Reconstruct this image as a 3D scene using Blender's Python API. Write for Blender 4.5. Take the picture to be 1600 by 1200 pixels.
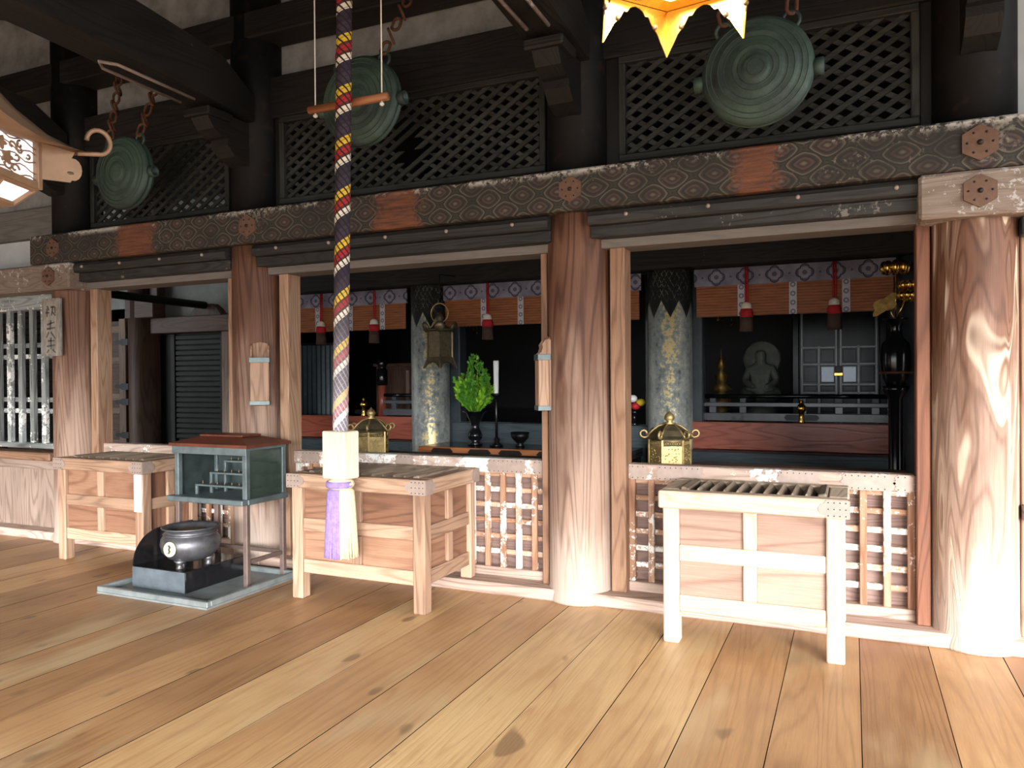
import bpy, math, random
from mathutils import Vector, Matrix
random.seed(7)
for o in list(bpy.data.objects): bpy.data.objects.remove(o, do_unlink=True)
SC = bpy.context.scene
COL = SC.collection
PI = math.pi

# ------------------------------------------------------------------ camera
YAW, PITCH, ROLL = math.radians(24.05), math.radians(-0.43), math.radians(0.41)
CAM = Vector((0, -4.77, 1.5))
_d = Vector((-math.sin(YAW)*math.cos(PITCH), math.cos(YAW)*math.cos(PITCH), math.sin(PITCH)))
_r0 = Vector((math.cos(YAW), math.sin(YAW), 0)); _u0 = _r0.cross(_d)
_r = _r0*math.cos(ROLL) - _u0*math.sin(ROLL); _u = _u0*math.cos(ROLL) + _r0*math.sin(ROLL)
cam = bpy.data.cameras.new('camera'); camo = bpy.data.objects.new('camera', cam); COL.objects.link(camo)
camo.matrix_world = Matrix(((_r.x, _u.x, -_d.x, CAM.x), (_r.y, _u.y, -_d.y, CAM.y), (_r.z, _u.z, -_d.z, CAM.z), (0, 0, 0, 1)))
cam.sensor_width = 36; cam.lens = 36*1192/1600; cam.clip_end = 200
SC.camera = camo

# ------------------------------------------------------------------ world: plain overcast daylight
W = bpy.data.worlds.new('overcast_sky'); SC.world = W; W.use_nodes = True
bg = W.node_tree.nodes['Background']
bg.inputs['Color'].default_value = (0.93, 0.97, 1.0, 1); bg.inputs['Strength'].default_value = 0.85
SC.view_settings.view_transform = 'Standard'; SC.view_settings.look = 'None'
SC.view_settings.gamma = 1; SC.view_settings.use_curve_mapping = False
SC.view_settings.exposure = 2.6

sun = bpy.data.lights.new('hazy_sun', 'SUN'); sun.energy = 4.6; sun.angle = math.radians(38); sun.color = (1, .985, .97)
suno = bpy.data.objects.new('hazy_sun', sun); COL.objects.link(suno)
_az, _el = math.radians(-62), math.radians(21)                    # low, from the front right
suno.rotation_euler = Vector((math.cos(_az)*math.cos(_el), math.sin(_az)*math.cos(_el), math.sin(_el))).to_track_quat('Z', 'Y').to_euler()

# ------------------------------------------------------------------ helpers: colours and node maths
def lin(c): return c/12.92 if c <= .04045 else ((c+.055)/1.055)**2.4
def rgb(r, g, b): return (lin(r/255), lin(g/255), lin(b/255), 1)

class S:
    """a socket with arithmetic"""
    def __init__(s, t, o): s.t, s.o = t, o
    def m(s, op, b=None, c=None, clamp=False):
        n = s.t.nodes.new('ShaderNodeMath'); n.operation = op; n.use_clamp = clamp
        s.t.links.new(s.o, n.inputs[0])
        for i, v in ((1, b), (2, c)):
            if v is None: continue
            if isinstance(v, S): s.t.links.new(v.o, n.inputs[i])
            else: n.inputs[i].default_value = v
        return S(s.t, n.outputs[0])
    def __add__(s, b): return s.m('ADD', b)
    def __sub__(s, b): return s.m('SUBTRACT', b)
    def __mul__(s, b): return s.m('MULTIPLY', b)
    def __truediv__(s, b): return s.m('DIVIDE', b)
    def abs(s): return s.m('ABSOLUTE')
    def fract(s): return s.m('FRACT')
    def sin(s): return s.m('SINE')
    def min(s, b): return s.m('MINIMUM', b)
    def max(s, b): return s.m('MAXIMUM', b)
    def sqrt(s): return s.m('SQRT')
    def gt(s, b): return s.m('GREATER_THAN', b)
    def lt(s, b): return s.m('LESS_THAN', b)
    def inv(s): return s.m('MULTIPLY', -1).m('ADD', 1)
    def step(s, a, b):
        n = s.t.nodes.new('ShaderNodeMapRange'); n.interpolation_type = 'SMOOTHSTEP'
        s.t.links.new(s.o, n.inputs['Value'])
        n.inputs['From Min'].default_value = a; n.inputs['From Max'].default_value = b
        return S(s.t, n.outputs['Result'])

class M:
    """a material under construction"""
    def __init__(s, name):
        s.mat = bpy.data.materials.new(name); s.mat.use_nodes = True
        s.t = s.mat.node_tree; s.p = s.t.nodes['Principled BSDF']
        tc = s.t.nodes.new('ShaderNodeTexCoord'); s.co = tc.outputs['Object']
        oi = s.t.nodes.new('ShaderNodeObjectInfo'); s.rnd = S(s.t, oi.outputs['Random'])
    def xyz(s, vec=None):
        n = s.t.nodes.new('ShaderNodeSeparateXYZ'); s.t.links.new(vec or s.co, n.inputs[0])
        return [S(s.t, o) for o in n.outputs]
    def vec(s, x, y, z):
        n = s.t.nodes.new('ShaderNodeCombineXYZ')
        for i, v in enumerate((x, y, z)):
            if isinstance(v, S): s.t.links.new(v.o, n.inputs[i])
            else: n.inputs[i].default_value = v
        return n.outputs[0]
    def rvec(s):
        """object coordinates shifted by a per-object random amount"""
        a = s.rnd*53.0; n = s.t.nodes.new('ShaderNodeVectorMath'); n.operation = 'ADD'
        s.t.links.new(s.co, n.inputs[0]); s.t.links.new(s.vec(a, a*1.7, a*2.3), n.inputs[1]); return n.outputs[0]
    def map(s, vec, sc):
        n = s.t.nodes.new('ShaderNodeMapping'); s.t.links.new(vec, n.inputs[0]); n.inputs['Scale'].default_value = sc; return n.outputs[0]
    def noise(s, vec, scale, detail=4, rough=.55, dist=0):
        n = s.t.nodes.new('ShaderNodeTexNoise'); s.t.links.new(vec, n.inputs['Vector'])
        n.inputs['Scale'].default_value = scale; n.inputs['Detail'].default_value = detail
        n.inputs['Roughness'].default_value = rough; n.inputs['Distortion'].default_value = dist
        return S(s.t, n.outputs[0])
    def ramp(s, f, stops, const=False):
        n = s.t.nodes.new('ShaderNodeValToRGB'); s.t.links.new(f.o, n.inputs[0]); e = n.color_ramp.elements
        if const: n.color_ramp.interpolation = 'CONSTANT'
        while len(e) < len(stops): e.new(.5)
        for el, (p, c) in zip(e, stops): el.position = p; el.color = c
        return n.outputs[0]
    def mix(s, f, a, b, mode='MIX'):
        n = s.t.nodes.new('ShaderNodeMix'); n.data_type = 'RGBA'; n.blend_type = mode
        if isinstance(f, S): s.t.links.new(f.o, n.inputs[0])
        else: n.inputs[0].default_value = f
        for i, v in ((6, a), (7, b)):
            if isinstance(v, tuple): n.inputs[i].default_value = v
            else: s.t.links.new(v, n.inputs[i])
        return n.outputs[2]
    def out(s, col, rough=.6, metal=0, bump=None, bs=.2, spec=.5, dist=.01):
        P = s.p.inputs
        if isinstance(col, tuple): P['Base Color'].default_value = col
        else: s.t.links.new(col, P['Base Color'])
        for k, v in (('Roughness', rough), ('Metallic', metal)):
            if isinstance(v, S): s.t.links.new(v.o, P[k])
            else: P[k].default_value = v
        P['Specular IOR Level'].default_value = spec
        if bump is not None:
            n = s.t.nodes.new('ShaderNodeBump'); n.inputs['Strength'].default_value = bs; n.inputs['Distance'].default_value = dist
            s.t.links.new(bump.o, n.inputs['Height']); s.t.links.new(n.outputs[0], P['Normal'])
        return s.mat

MATS = {}
WOODS = {}
def defwood(kind, cols, **kw): WOODS[kind] = (cols, kw)
def wood(kind, axis='Z'):
    """procedural timber with the grain along one local axis"""
    key = kind+axis
    if key in MATS: return MATS[key]
    cols, kw = WOODS[kind]
    m = M('wood_'+kind+'_'+axis.lower())
    fig = kw.get('fig', 1.0); v = m.rvec()
    st = {'X': (.10, 1, 1), 'Y': (1, .10, 1), 'Z': (1, 1, .10)}[axis]
    fine = m.noise(m.map(v, tuple(.035 if k < 1 else 1 for k in st)), 150, 4, .65, .2)
    low = m.noise(m.map(v, tuple(1 if k == 1 else kw.get('al', .10) for k in st)), 4.0*kw.get('fs', 1), kw.get('det', 2), .5, kw.get('ld', .3))
    rings = ((low*kw.get('rings', 110)).sin()*.5+.5).m('POWER', kw.get('rp', 4)).inv()
    tone = m.noise(v, 1.3, 3, .5)
    f = (fine*.50 + rings*(.24*fig) + tone*.62 - .26 - .17*(fig-1)) + (m.rnd-.5)*kw.get('var', .25)
    c = m.ramp(f.m('ADD', 0, clamp=True), [(.12, cols[0]), (.5, cols[1]), (.88, cols[2])])
    if 'knots' in kw:
        k = m.noise(m.map(v, {'X': (.5, 1, 1), 'Y': (1, .5, 1), 'Z': (1, 1, .5)}[axis]), 6.5, 1, .3)
        c = m.mix(k.step(.715, .77)*.6, c, rgb(80, 58, 42))
    if 'peel' in kw:                                   # flakes of old white paint left on the wood
        pn = m.noise(m.map(v, (1, 1, 1)), 26, 6, .72, .4); pl = m.noise(v, 3.3, 2, .5)
        mask = (pn*.6+pl*.5+(m.rnd-.5)*.10).step(kw['peel'], kw['peel']+.03)
        c = m.mix(mask, c, kw.get('pcol', rgb(232, 232, 226)))
    if 'bleach' in kw:                                 # weather-bleached streaks in the softer grain
        bn = ((low*38).sin()*.5+.5)*((low*210).sin()*.22+.78); bl = m.noise(v, 2.3, 2, .5)
        c = m.mix((bn*bl*2.1).step(.30, .80)*kw['bleach'], c, rgb(212, 192, 168))
    if 'patch' in kw:                                  # worn pale and reddened areas of the boards
        pa = m.noise(m.map(v, tuple(.25 if k < 1 else 1 for k in st)), 2.6, 3, .6)
        c = m.mix(pa.step(.52, .74)*.5, c, rgb(196, 176, 138)); c = m.mix(pa.step(.28, .46).inv()*.45, c, rgb(138, 94, 68))
    if 'foot' in kw:                                   # weathered pale foot, ragged along the grain, with brighter low light painted in
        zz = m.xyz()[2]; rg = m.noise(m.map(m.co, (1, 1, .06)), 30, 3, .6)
        st_ = m.noise(m.map(m.co, (1, 1, .10)), 9, 4, .6, .3)      # weathered grey streaks, also painting the light that fades up the shaft
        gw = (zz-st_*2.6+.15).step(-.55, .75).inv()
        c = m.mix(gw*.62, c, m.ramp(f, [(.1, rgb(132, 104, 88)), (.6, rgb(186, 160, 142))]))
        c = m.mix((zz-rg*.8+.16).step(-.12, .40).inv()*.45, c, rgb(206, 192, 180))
    r = fine*.25+(kw.get('rough', .6)-.12)
    MATS[key] = m.out(c, r, 0, fine*.5+rings*.5, kw.get('bump', .25), kw.get('spec', .35), .006)
    return MATS[key]

defwood('floor', (rgb(132, 95, 62), rgb(176, 135, 92), rgb(210, 177, 128)), rough=.44, var=.55, fig=.5, fs=.8, al=.06, knots=1, patch=1, bump=.1, spec=.45)
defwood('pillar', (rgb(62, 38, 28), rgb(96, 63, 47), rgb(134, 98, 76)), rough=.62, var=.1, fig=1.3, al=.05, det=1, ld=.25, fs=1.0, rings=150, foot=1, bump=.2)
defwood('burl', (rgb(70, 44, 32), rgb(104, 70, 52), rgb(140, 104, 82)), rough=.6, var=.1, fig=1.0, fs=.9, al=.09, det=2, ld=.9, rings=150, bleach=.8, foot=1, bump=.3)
defwood('jamb', (rgb(104, 74, 56), rgb(146, 112, 88), rgb(182, 152, 126)), rough=.6, var=.3)
defwood('jambred', (rgb(88, 54, 38), rgb(122, 78, 57), rgb(156, 112, 86)), rough=.6, var=.3)
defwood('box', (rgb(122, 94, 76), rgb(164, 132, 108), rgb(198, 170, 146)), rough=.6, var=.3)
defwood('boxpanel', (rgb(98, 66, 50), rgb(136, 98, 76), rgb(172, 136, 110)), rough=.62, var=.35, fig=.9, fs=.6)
defwood('ridge', (rgb(84, 72, 60), rgb(124, 108, 92), rgb(160, 144, 126)), rough=.65, var=.2)
defwood('pale', (rgb(160, 138, 116), rgb(194, 174, 152), rgb(216, 200, 182)), rough=.6, var=.2)  # lighter frame wood of the right-hand offering box
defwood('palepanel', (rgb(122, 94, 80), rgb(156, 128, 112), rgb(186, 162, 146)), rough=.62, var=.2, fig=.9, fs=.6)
defwood('sill', (rgb(128, 104, 92), rgb(176, 152, 138), rgb(212, 194, 182)), rough=.7, var=.2)
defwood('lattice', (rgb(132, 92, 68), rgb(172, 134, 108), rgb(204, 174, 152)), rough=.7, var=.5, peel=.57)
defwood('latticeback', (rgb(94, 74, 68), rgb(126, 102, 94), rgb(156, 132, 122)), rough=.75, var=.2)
defwood('weathered', (rgb(94, 74, 62), rgb(132, 116, 104), rgb(170, 160, 150)), rough=.8, var=.15, fig=.6, al=.2, peel=.60, pcol=rgb(176, 170, 166))
defwood('greywall', (rgb(96, 82, 74), rgb(138, 118, 106), rgb(176, 156, 142)), rough=.75, var=.2)
defwood('greybeam', (rgb(80, 77, 73), rgb(108, 105, 100), rgb(138, 134, 128)), rough=.8, var=.1, fig=.6)
defwood('sleeve', (rgb(196, 178, 152), rgb(224, 210, 188), rgb(240, 230, 214)), rough=.6, var=.1, fig=.5)
defwood('railpaint', (rgb(144, 120, 106), rgb(180, 158, 144), rgb(206, 190, 178)), rough=.7, var=.2, peel=.57)
defwood('blackbeam', (rgb(14, 13, 13), rgb(25, 23, 22), rgb(48, 44, 41)), rough=.6, var=.2, peel=.72, pcol=rgb(80, 76, 72))
defwood('blacklattice', (rgb(26, 27, 26), rgb(42, 43, 41), rgb(62, 63, 60)), rough=.6, var=.4)
defwood('lintel', (rgb(26, 26, 25), rgb(44, 43, 41), rgb(74, 72, 68)), rough=.5, var=.2, peel=.70, pcol=rgb(120, 116, 108))
defwood('lightstrip', (rgb(92, 85, 79), rgb(116, 108, 101), rgb(138, 130, 122)), rough=.7, var=.1, fig=.5)
defwood('bars', (rgb(80, 82, 80), rgb(134, 138, 136), rgb(182, 188, 190)), rough=.7, var=.3, peel=.60)
defwood('redboard', (rgb(112, 52, 40), rgb(150, 78, 60), rgb(182, 110, 88)), rough=.35, var=.1, spec=.5)
defwood('orangewood', (rgb(120, 66, 36), rgb(164, 98, 58), rgb(196, 134, 90)), rough=.4, var=.2)
defwood('innerbrown', (rgb(52, 36, 28), rgb(82, 58, 46), rgb(120, 88, 70)), rough=.5, var=.2)
defwood('stick', (rgb(110, 66, 40), rgb(150, 94, 60), rgb(186, 134, 96)), rough=.5, var=.1)
defwood('tealsill', (rgb(36, 44, 50), rgb(58, 68, 74), rgb(86, 98, 102)), rough=.4, var=.2, fig=.5)

def plain(name, col, rough=.6, metal=0, var=.25, sc=9, bump=.1, spec=.5):
    if name in MATS: return MATS[name]
    m = M(name); v = m.rvec(); n = m.noise(v, sc, 5, .6)
    lo = tuple(c*(1-var) for c in col[:3])+(1,); hi = tuple(min(1, c*(1+var)) for c in col[:3])+(1,)
    MATS[name] = m.out(m.ramp(n, [(.3, lo), (.7, hi)]), n*.2+(rough-.1), metal, n, bump, spec, .004)
    return MATS[name]
plain('plaster', rgb(136, 135, 134), .9, 0, .35, 4.5, .15, .2)
plain('plaster_white', rgb(190, 192, 192), .9, 0, .08, 5, .1, .2)
plain('plaster_inner', rgb(150, 154, 152), .9, 0, .2, 3, .1, .2)
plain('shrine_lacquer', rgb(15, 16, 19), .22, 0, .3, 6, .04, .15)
plain('seam_grime', rgb(40, 28, 20), .9, 0, .3, 20, .1, .1)
plain('rail_lacquer', rgb(74, 74, 80), .3, 0, .25, 8, .05, .6)
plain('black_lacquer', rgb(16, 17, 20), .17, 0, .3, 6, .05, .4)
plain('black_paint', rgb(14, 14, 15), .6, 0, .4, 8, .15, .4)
plain('dark_post', rgb(54, 62, 68), .42, 0, .35, 8, .1, .5)
plain('iron_black', rgb(28, 28, 30), .38, .6, .3, 14, .1)
plain('rust', rgb(96, 62, 46), .85, .25, .4, 30, .4)
plain('bronze', rgb(164, 142, 96), .5, .75, .35, 22, .15)
plain('bronze_dark', rgb(96, 86, 66), .5, .7, .4, 22, .15)
plain('gold', rgb(232, 186, 96), .26, 1, .1, 12, .05)
plain('panel_glint', rgb(150, 160, 172), .35, .3, .08, 12, .05)  # pale tone painting reflected daylight on two shrine door panels
plain('lantern_bronze', rgb(140, 112, 88), .55, .25, .15, 12, .1)
plain('copper_roof', rgb(106, 58, 42), .45, .35, .3, 10, .1)
plain('copper_green', rgb(100, 112, 114), .5, .4, .3, 10, .15)
plain('copper_tray', rgb(134, 142, 142), .5, .4, .25, 8, .15)
plain('leg_brown', rgb(112, 95, 88), .5, .3, .2, 12, .1)
plain('stone_black', rgb(24, 24, 26), .12, 0, .4, 30, .02, .6)
plain('stone_front', rgb(80, 88, 94), .5, 0, .3, 8, .1)
plain('burner_grey', rgb(104, 104, 108), .42, .7, .3, 16, .15)
plain('plate', rgb(160, 142, 132), .6, .3, .12, 24, .1)
plain('plate_brown', rgb(110, 82, 66), .65, .3, .2, 24, .2)
plain('plate_dark', rgb(48, 42, 40), .55, .5, .3, 24, .15)
plain('pale_paper', rgb(240, 240, 240), .8, 0, .03, 9, .02, .2)
plain('cord', rgb(222, 218, 208), .8, 0, .08, 40, .1, .2)
plain('candle_wax', rgb(238, 238, 240), .5, 0, .03, 9, .02)
plain('purple_thread', rgb(150, 128, 184), .85, 0, .25, 40, .2, .2)
plain('cream_thread', rgb(214, 204, 170), .85, 0, .2, 40, .2, .2)
plain('red_thread', rgb(166, 38, 42), .8, 0, .2, 40, .2, .2)
plain('white_thread', rgb(206, 196, 178), .85, 0, .15, 40, .2, .2)
plain('dark_thread', rgb(74, 56, 48), .85, 0, .2, 40, .2, .2)
plain('leaf_bright', rgb(132, 186, 40), .5, 0, .25, 18, .1)
plain('leaf_deep', rgb(74, 134, 34), .5, 0, .25, 18, .1)
plain('ash', rgb(118, 100, 78), .95, 0, .3, 60, .4, .1)
plain('statue_grey', rgb(96, 100, 92), .6, .1, .35, 14, .2)
plain('old_gilt', rgb(140, 112, 58), .45, .7, .45, 20, .2)
plain('slat_blue', rgb(120, 134, 140), .6, 0, .15, 12, .1)
plain('red_petal', rgb(196, 34, 36), .6, 0, .1, 20, .05)
plain('yellow_petal', rgb(226, 196, 60), .6, 0, .1, 20, .05)
plain('cabinet_dark', rgb(52, 62, 62), .6, .2, .4, 9, .1)
plain('sign_carving', rgb(92, 86, 80), .85, 0, .2, 20, .2, .2)
plain('ground_earth', rgb(120, 112, 100), .9, 0, .2, 2, .2, .2)

def special():
    # verdigris of the gongs: green patina over dark bronze with smeared darker zones
    m = M('verdigris'); v = m.rvec(); n = m.noise(v, 2.6, 3, .5, .2); n2 = m.noise(v, 46, 4, .6)
    c = m.ramp(n*.8+n2*.2, [(.36, rgb(36, 42, 43)), (.48, rgb(54, 68, 64)), (.64, rgb(74, 95, 82))])
    MATS['verdigris'] = m.out(c, .58, .25, n2, .08, .4)
    # painted tie beam: staggered lozenges with medallions on a dark ground, worn, with bare patches
    m = M('painted_beam'); x, y, z = m.xyz(); wob = m.noise(m.co, 7, 2, .5)
    u = (x+(wob-.5)*.02)/.25; w = (z+(wob-.5)*.02)/.176
    def lens(du, dw):
        a = ((u+du).fract()-.5).abs()*2; b = ((w+dw).fract()-.5).abs()*2
        return (a.m('POWER', 1.5)+b.m('POWER', 1.35))
    d = lens(0, .02).min(lens(.5, .52))
    pat = m.ramp(d, [(0, rgb(104, 94, 82)), (.10, rgb(50, 40, 37)), (.24, rgb(80, 64, 57)), (.34, rgb(40, 37, 33)),
                     (.52, rgb(60, 50, 44)), (.62, rgb(100, 93, 81)), (.70, rgb(32, 31, 28)), (.86, rgb(58, 55, 46)), (1, rgb(32, 32, 29))])
    grime = m.noise(m.co, 3.1, 4, .6); fl = m.noise(m.co, 32, 5, .7)
    c = m.mix(grime.step(.42, .66)*.72, pat, rgb(38, 35, 32))
    c = m.mix((fl*.7+m.noise(m.co, 2.2, 2, .5)*.45).step(.66, .78)*.5, c, rgb(150, 142, 128))
    top = z.step(.075, .128)*((fl*.6+m.noise(m.co, 1.6, 2, .5)*.55).step(.56, .66))
    c = m.mix(top*.8, c, rgb(206, 202, 192))
    bare = None
    for bx, bw in ((-5.62, .20), (-2.98, .17), (-.51, .10)):     # strips where the paint has gone to bare wood
        k = ((x-bx).abs()+(fl-.5)*.30+(grime-.5)*.25).step(bw-.05, bw+.06).inv()*.9
        bare = k if bare is None else bare.max(k)
    g = m.noise(m.map(m.co, (.6, 1, 6)), 9, 4, .6)
    c = m.mix(bare, c, m.ramp(g, [(.3, rgb(78, 46, 32)), (.7, rgb(132, 80, 54))]))
    MATS['painted_beam'] = m.out(c, .62, 0, fl*.6+d*.2, .3, .4, .006)
    # black painted upper column with faint coloured motifs
    m = M('painted_column'); x, y, z = m.xyz(); n = m.noise(m.co, 9, 4, .6); sp = m.noise(m.co, 13, 1, .4)
    c = m.mix(sp.step(.60, .72)*.55, m.ramp(n, [(.3, rgb(8, 8, 8)), (.7, rgb(17, 16, 17))]), rgb(40, 29, 24))
    MATS['painted_column'] = m.out(c, .6, 0, n, .15, .2)
    # inner column: dark lappet pattern above, worn silver leaf with gold streaks below
    m = M('gilded_column'); x, y, z = m.xyz(); n = m.noise(m.co, 26, 5, .7); l = m.noise(m.map(m.co, (1, 1, .35)), 8, 4, .65)
    ang = y.m('ARCTAN2', x)
    sc = ((ang*(4/math.pi)+.45).fract()-.5).abs()
    edge = z-(sc*.34+1.84)
    da = ((ang*(14/math.pi)+z*11).fract()-.5).abs(); db = ((ang*(14/math.pi)-z*11).fract()-.5).abs()
    dia = da.min(db).step(.05, .12).inv()
    upper = m.mix(dia*(z.step(1.95, 2.15)*z.step(2.35, 2.5).inv())*(n.step(.45, .6))*.8, m.ramp(l, [(.3, rgb(20, 22, 23)), (.7, rgb(44, 46, 46))]), rgb(150, 146, 130))
    silver = m.ramp(l*.6+n*.4, [(.34, rgb(60, 66, 66)), (.44, rgb(128, 134, 132)), (.62, rgb(176, 178, 170))])
    gold = (n*.6+l*.4+(x*x).m('MULTIPLY', -7)).step(.46, .54)*y.lt(0)
    low = m.mix(gold, silver, rgb(226, 204, 144))
    k = edge.step(-.01, .01)
    MATS['gilded_column'] = m.out(m.mix(k, low, upper), .38, (gold*.35+.1)*k.inv(), n, .15, .5)
    # brocade: purple grey ground with dark outlined quatrefoils
    m = M('brocade'); x, y, z = m.xyz()
    a = ((x/.27).fract()-.5).abs()*.27; b = (z-.0).abs()
    def dist(ca, cb): return ((a-ca)*(a-ca)+(b-cb)*(b-cb)).sqrt()
    q = dist(.038, 0).min(dist(0, .038)); c0 = dist(0, 0)
    ring = (q-.040).abs().step(.003, .008).inv(); inner = ((c0*120).sin().step(.2, .6))*q.lt(.036)
    side = dist(.135, 0).step(.008, .014).inv(); n = m.noise(m.co, 60, 3, .6)
    wv = m.noise(m.map(m.co, (1, 1, 1)), 6, 3, .5)
    c = m.ramp(wv, [(.35, rgb(108, 105, 120)), (.65, rgb(138, 134, 146))])
    c = m.mix(q.lt(.040)*.35, c, rgb(150, 148, 152)); c = m.mix((ring.max(inner*.7)).max(side*.7), c, rgb(52, 54, 72))
    MATS['brocade'] = m.out(c, .75, 0, n, .1, .2)
    m = M('brocade_strip'); x, y, z = m.xyz()
    b = ((z/.085).fract()-.5).abs()*.085; q = (x*x+b*b).sqrt(); ring = (q-.018).abs().step(.003, .009).inv()
    c = m.mix(ring*.8, rgb(176, 170, 172), rgb(74, 74, 88)); MATS['brocade_strip'] = m.out(c, .8, 0, None, spec=.2)
    # bamboo blind
    m = M('bamboo_blind'); x, y, z = m.xyz(); ln = ((z*230).sin()*.5+.5); n = m.noise(m.map(m.rvec(), (1, 1, 8)), 6, 4, .6)
    c = m.ramp(n*.8+ln*.2, [(.3, rgb(104, 58, 30)), (.7, rgb(150, 90, 50))]); MATS['bamboo_blind'] = m.out(c, .6, 0, ln, .2, .3)
    # twisted bell rope: diagonal dark, yellow, red and white bands under a fine net
    m = M('bell_rope'); x, y, z = m.xyz(); ang = y.m('ARCTAN2', x)/(2*math.pi)
    h = (z/.318-ang+.2).fract()
    base = m.ramp(h, [(0, rgb(56, 50, 62)), (.22, rgb(226, 216, 198)), (.36, rgb(92, 54, 46)), (.42, rgb(172, 48, 52)), (.54, rgb(112, 56, 42)), (.60, rgb(214, 178, 60)), (.76, rgb(66, 58, 70))], True)
    na = ((ang*11+z*19).fract()-.5).abs(); nb = ((ang*9-z*28.3).fract()-.5).abs()
    net = na.step(.10, .18).inv().max(nb.step(.03, .08).inv()*.7)
    fade = z.step(1.0, 2.2)                       # the lower end grows paler
    lowc = m.mix(.32, base, rgb(206, 200, 206))
    c = m.mix(fade, lowc, base)
    c = m.mix(net, c, m.mix(fade, rgb(196, 190, 196), rgb(48, 40, 44)))
    MATS['bell_rope'] = m.out(c, .85, 0, net.inv(), .5, .15, .006)
    # openwork lantern panel backing: paper lit by the lamp inside
    m = M('lit_paper'); P = m.p.inputs
    P['Base Color'].default_value = (.9, .9, .92, 1); P['Emission Color'].default_value = (.95, .96, 1, 1); P['Emission Strength'].default_value = .16
    MATS['lit_paper'] = m.mat
    m = M('lamp_glow'); m.p.inputs['Emission Color'].default_value = (1, .86, .62, 1); m.p.inputs['Emission Strength'].default_value = 1.5; MATS['lamp_glow'] = m.mat
    # glass of the candle cabinet
    m = M('cabinet_glass'); P = m.p.inputs
    P['Base Color'].default_value = rgb(58, 72, 64); P['Roughness'].default_value = .08; P['Alpha'].default_value = .7
    MATS['cabinet_glass'] = m.mat
    # carved signboard: weathered grey
    m = M('grey_signboard'); v = m.rvec(); n = m.noise(m.map(v, (1, 1, .3)), 22, 5, .65)
    MATS['grey_signboard'] = m.out(m.ramp(n, [(.3, rgb(112, 104, 96)), (.7, rgb(166, 158, 148))]), .85, 0, n, .3, .2)
special()

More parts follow.
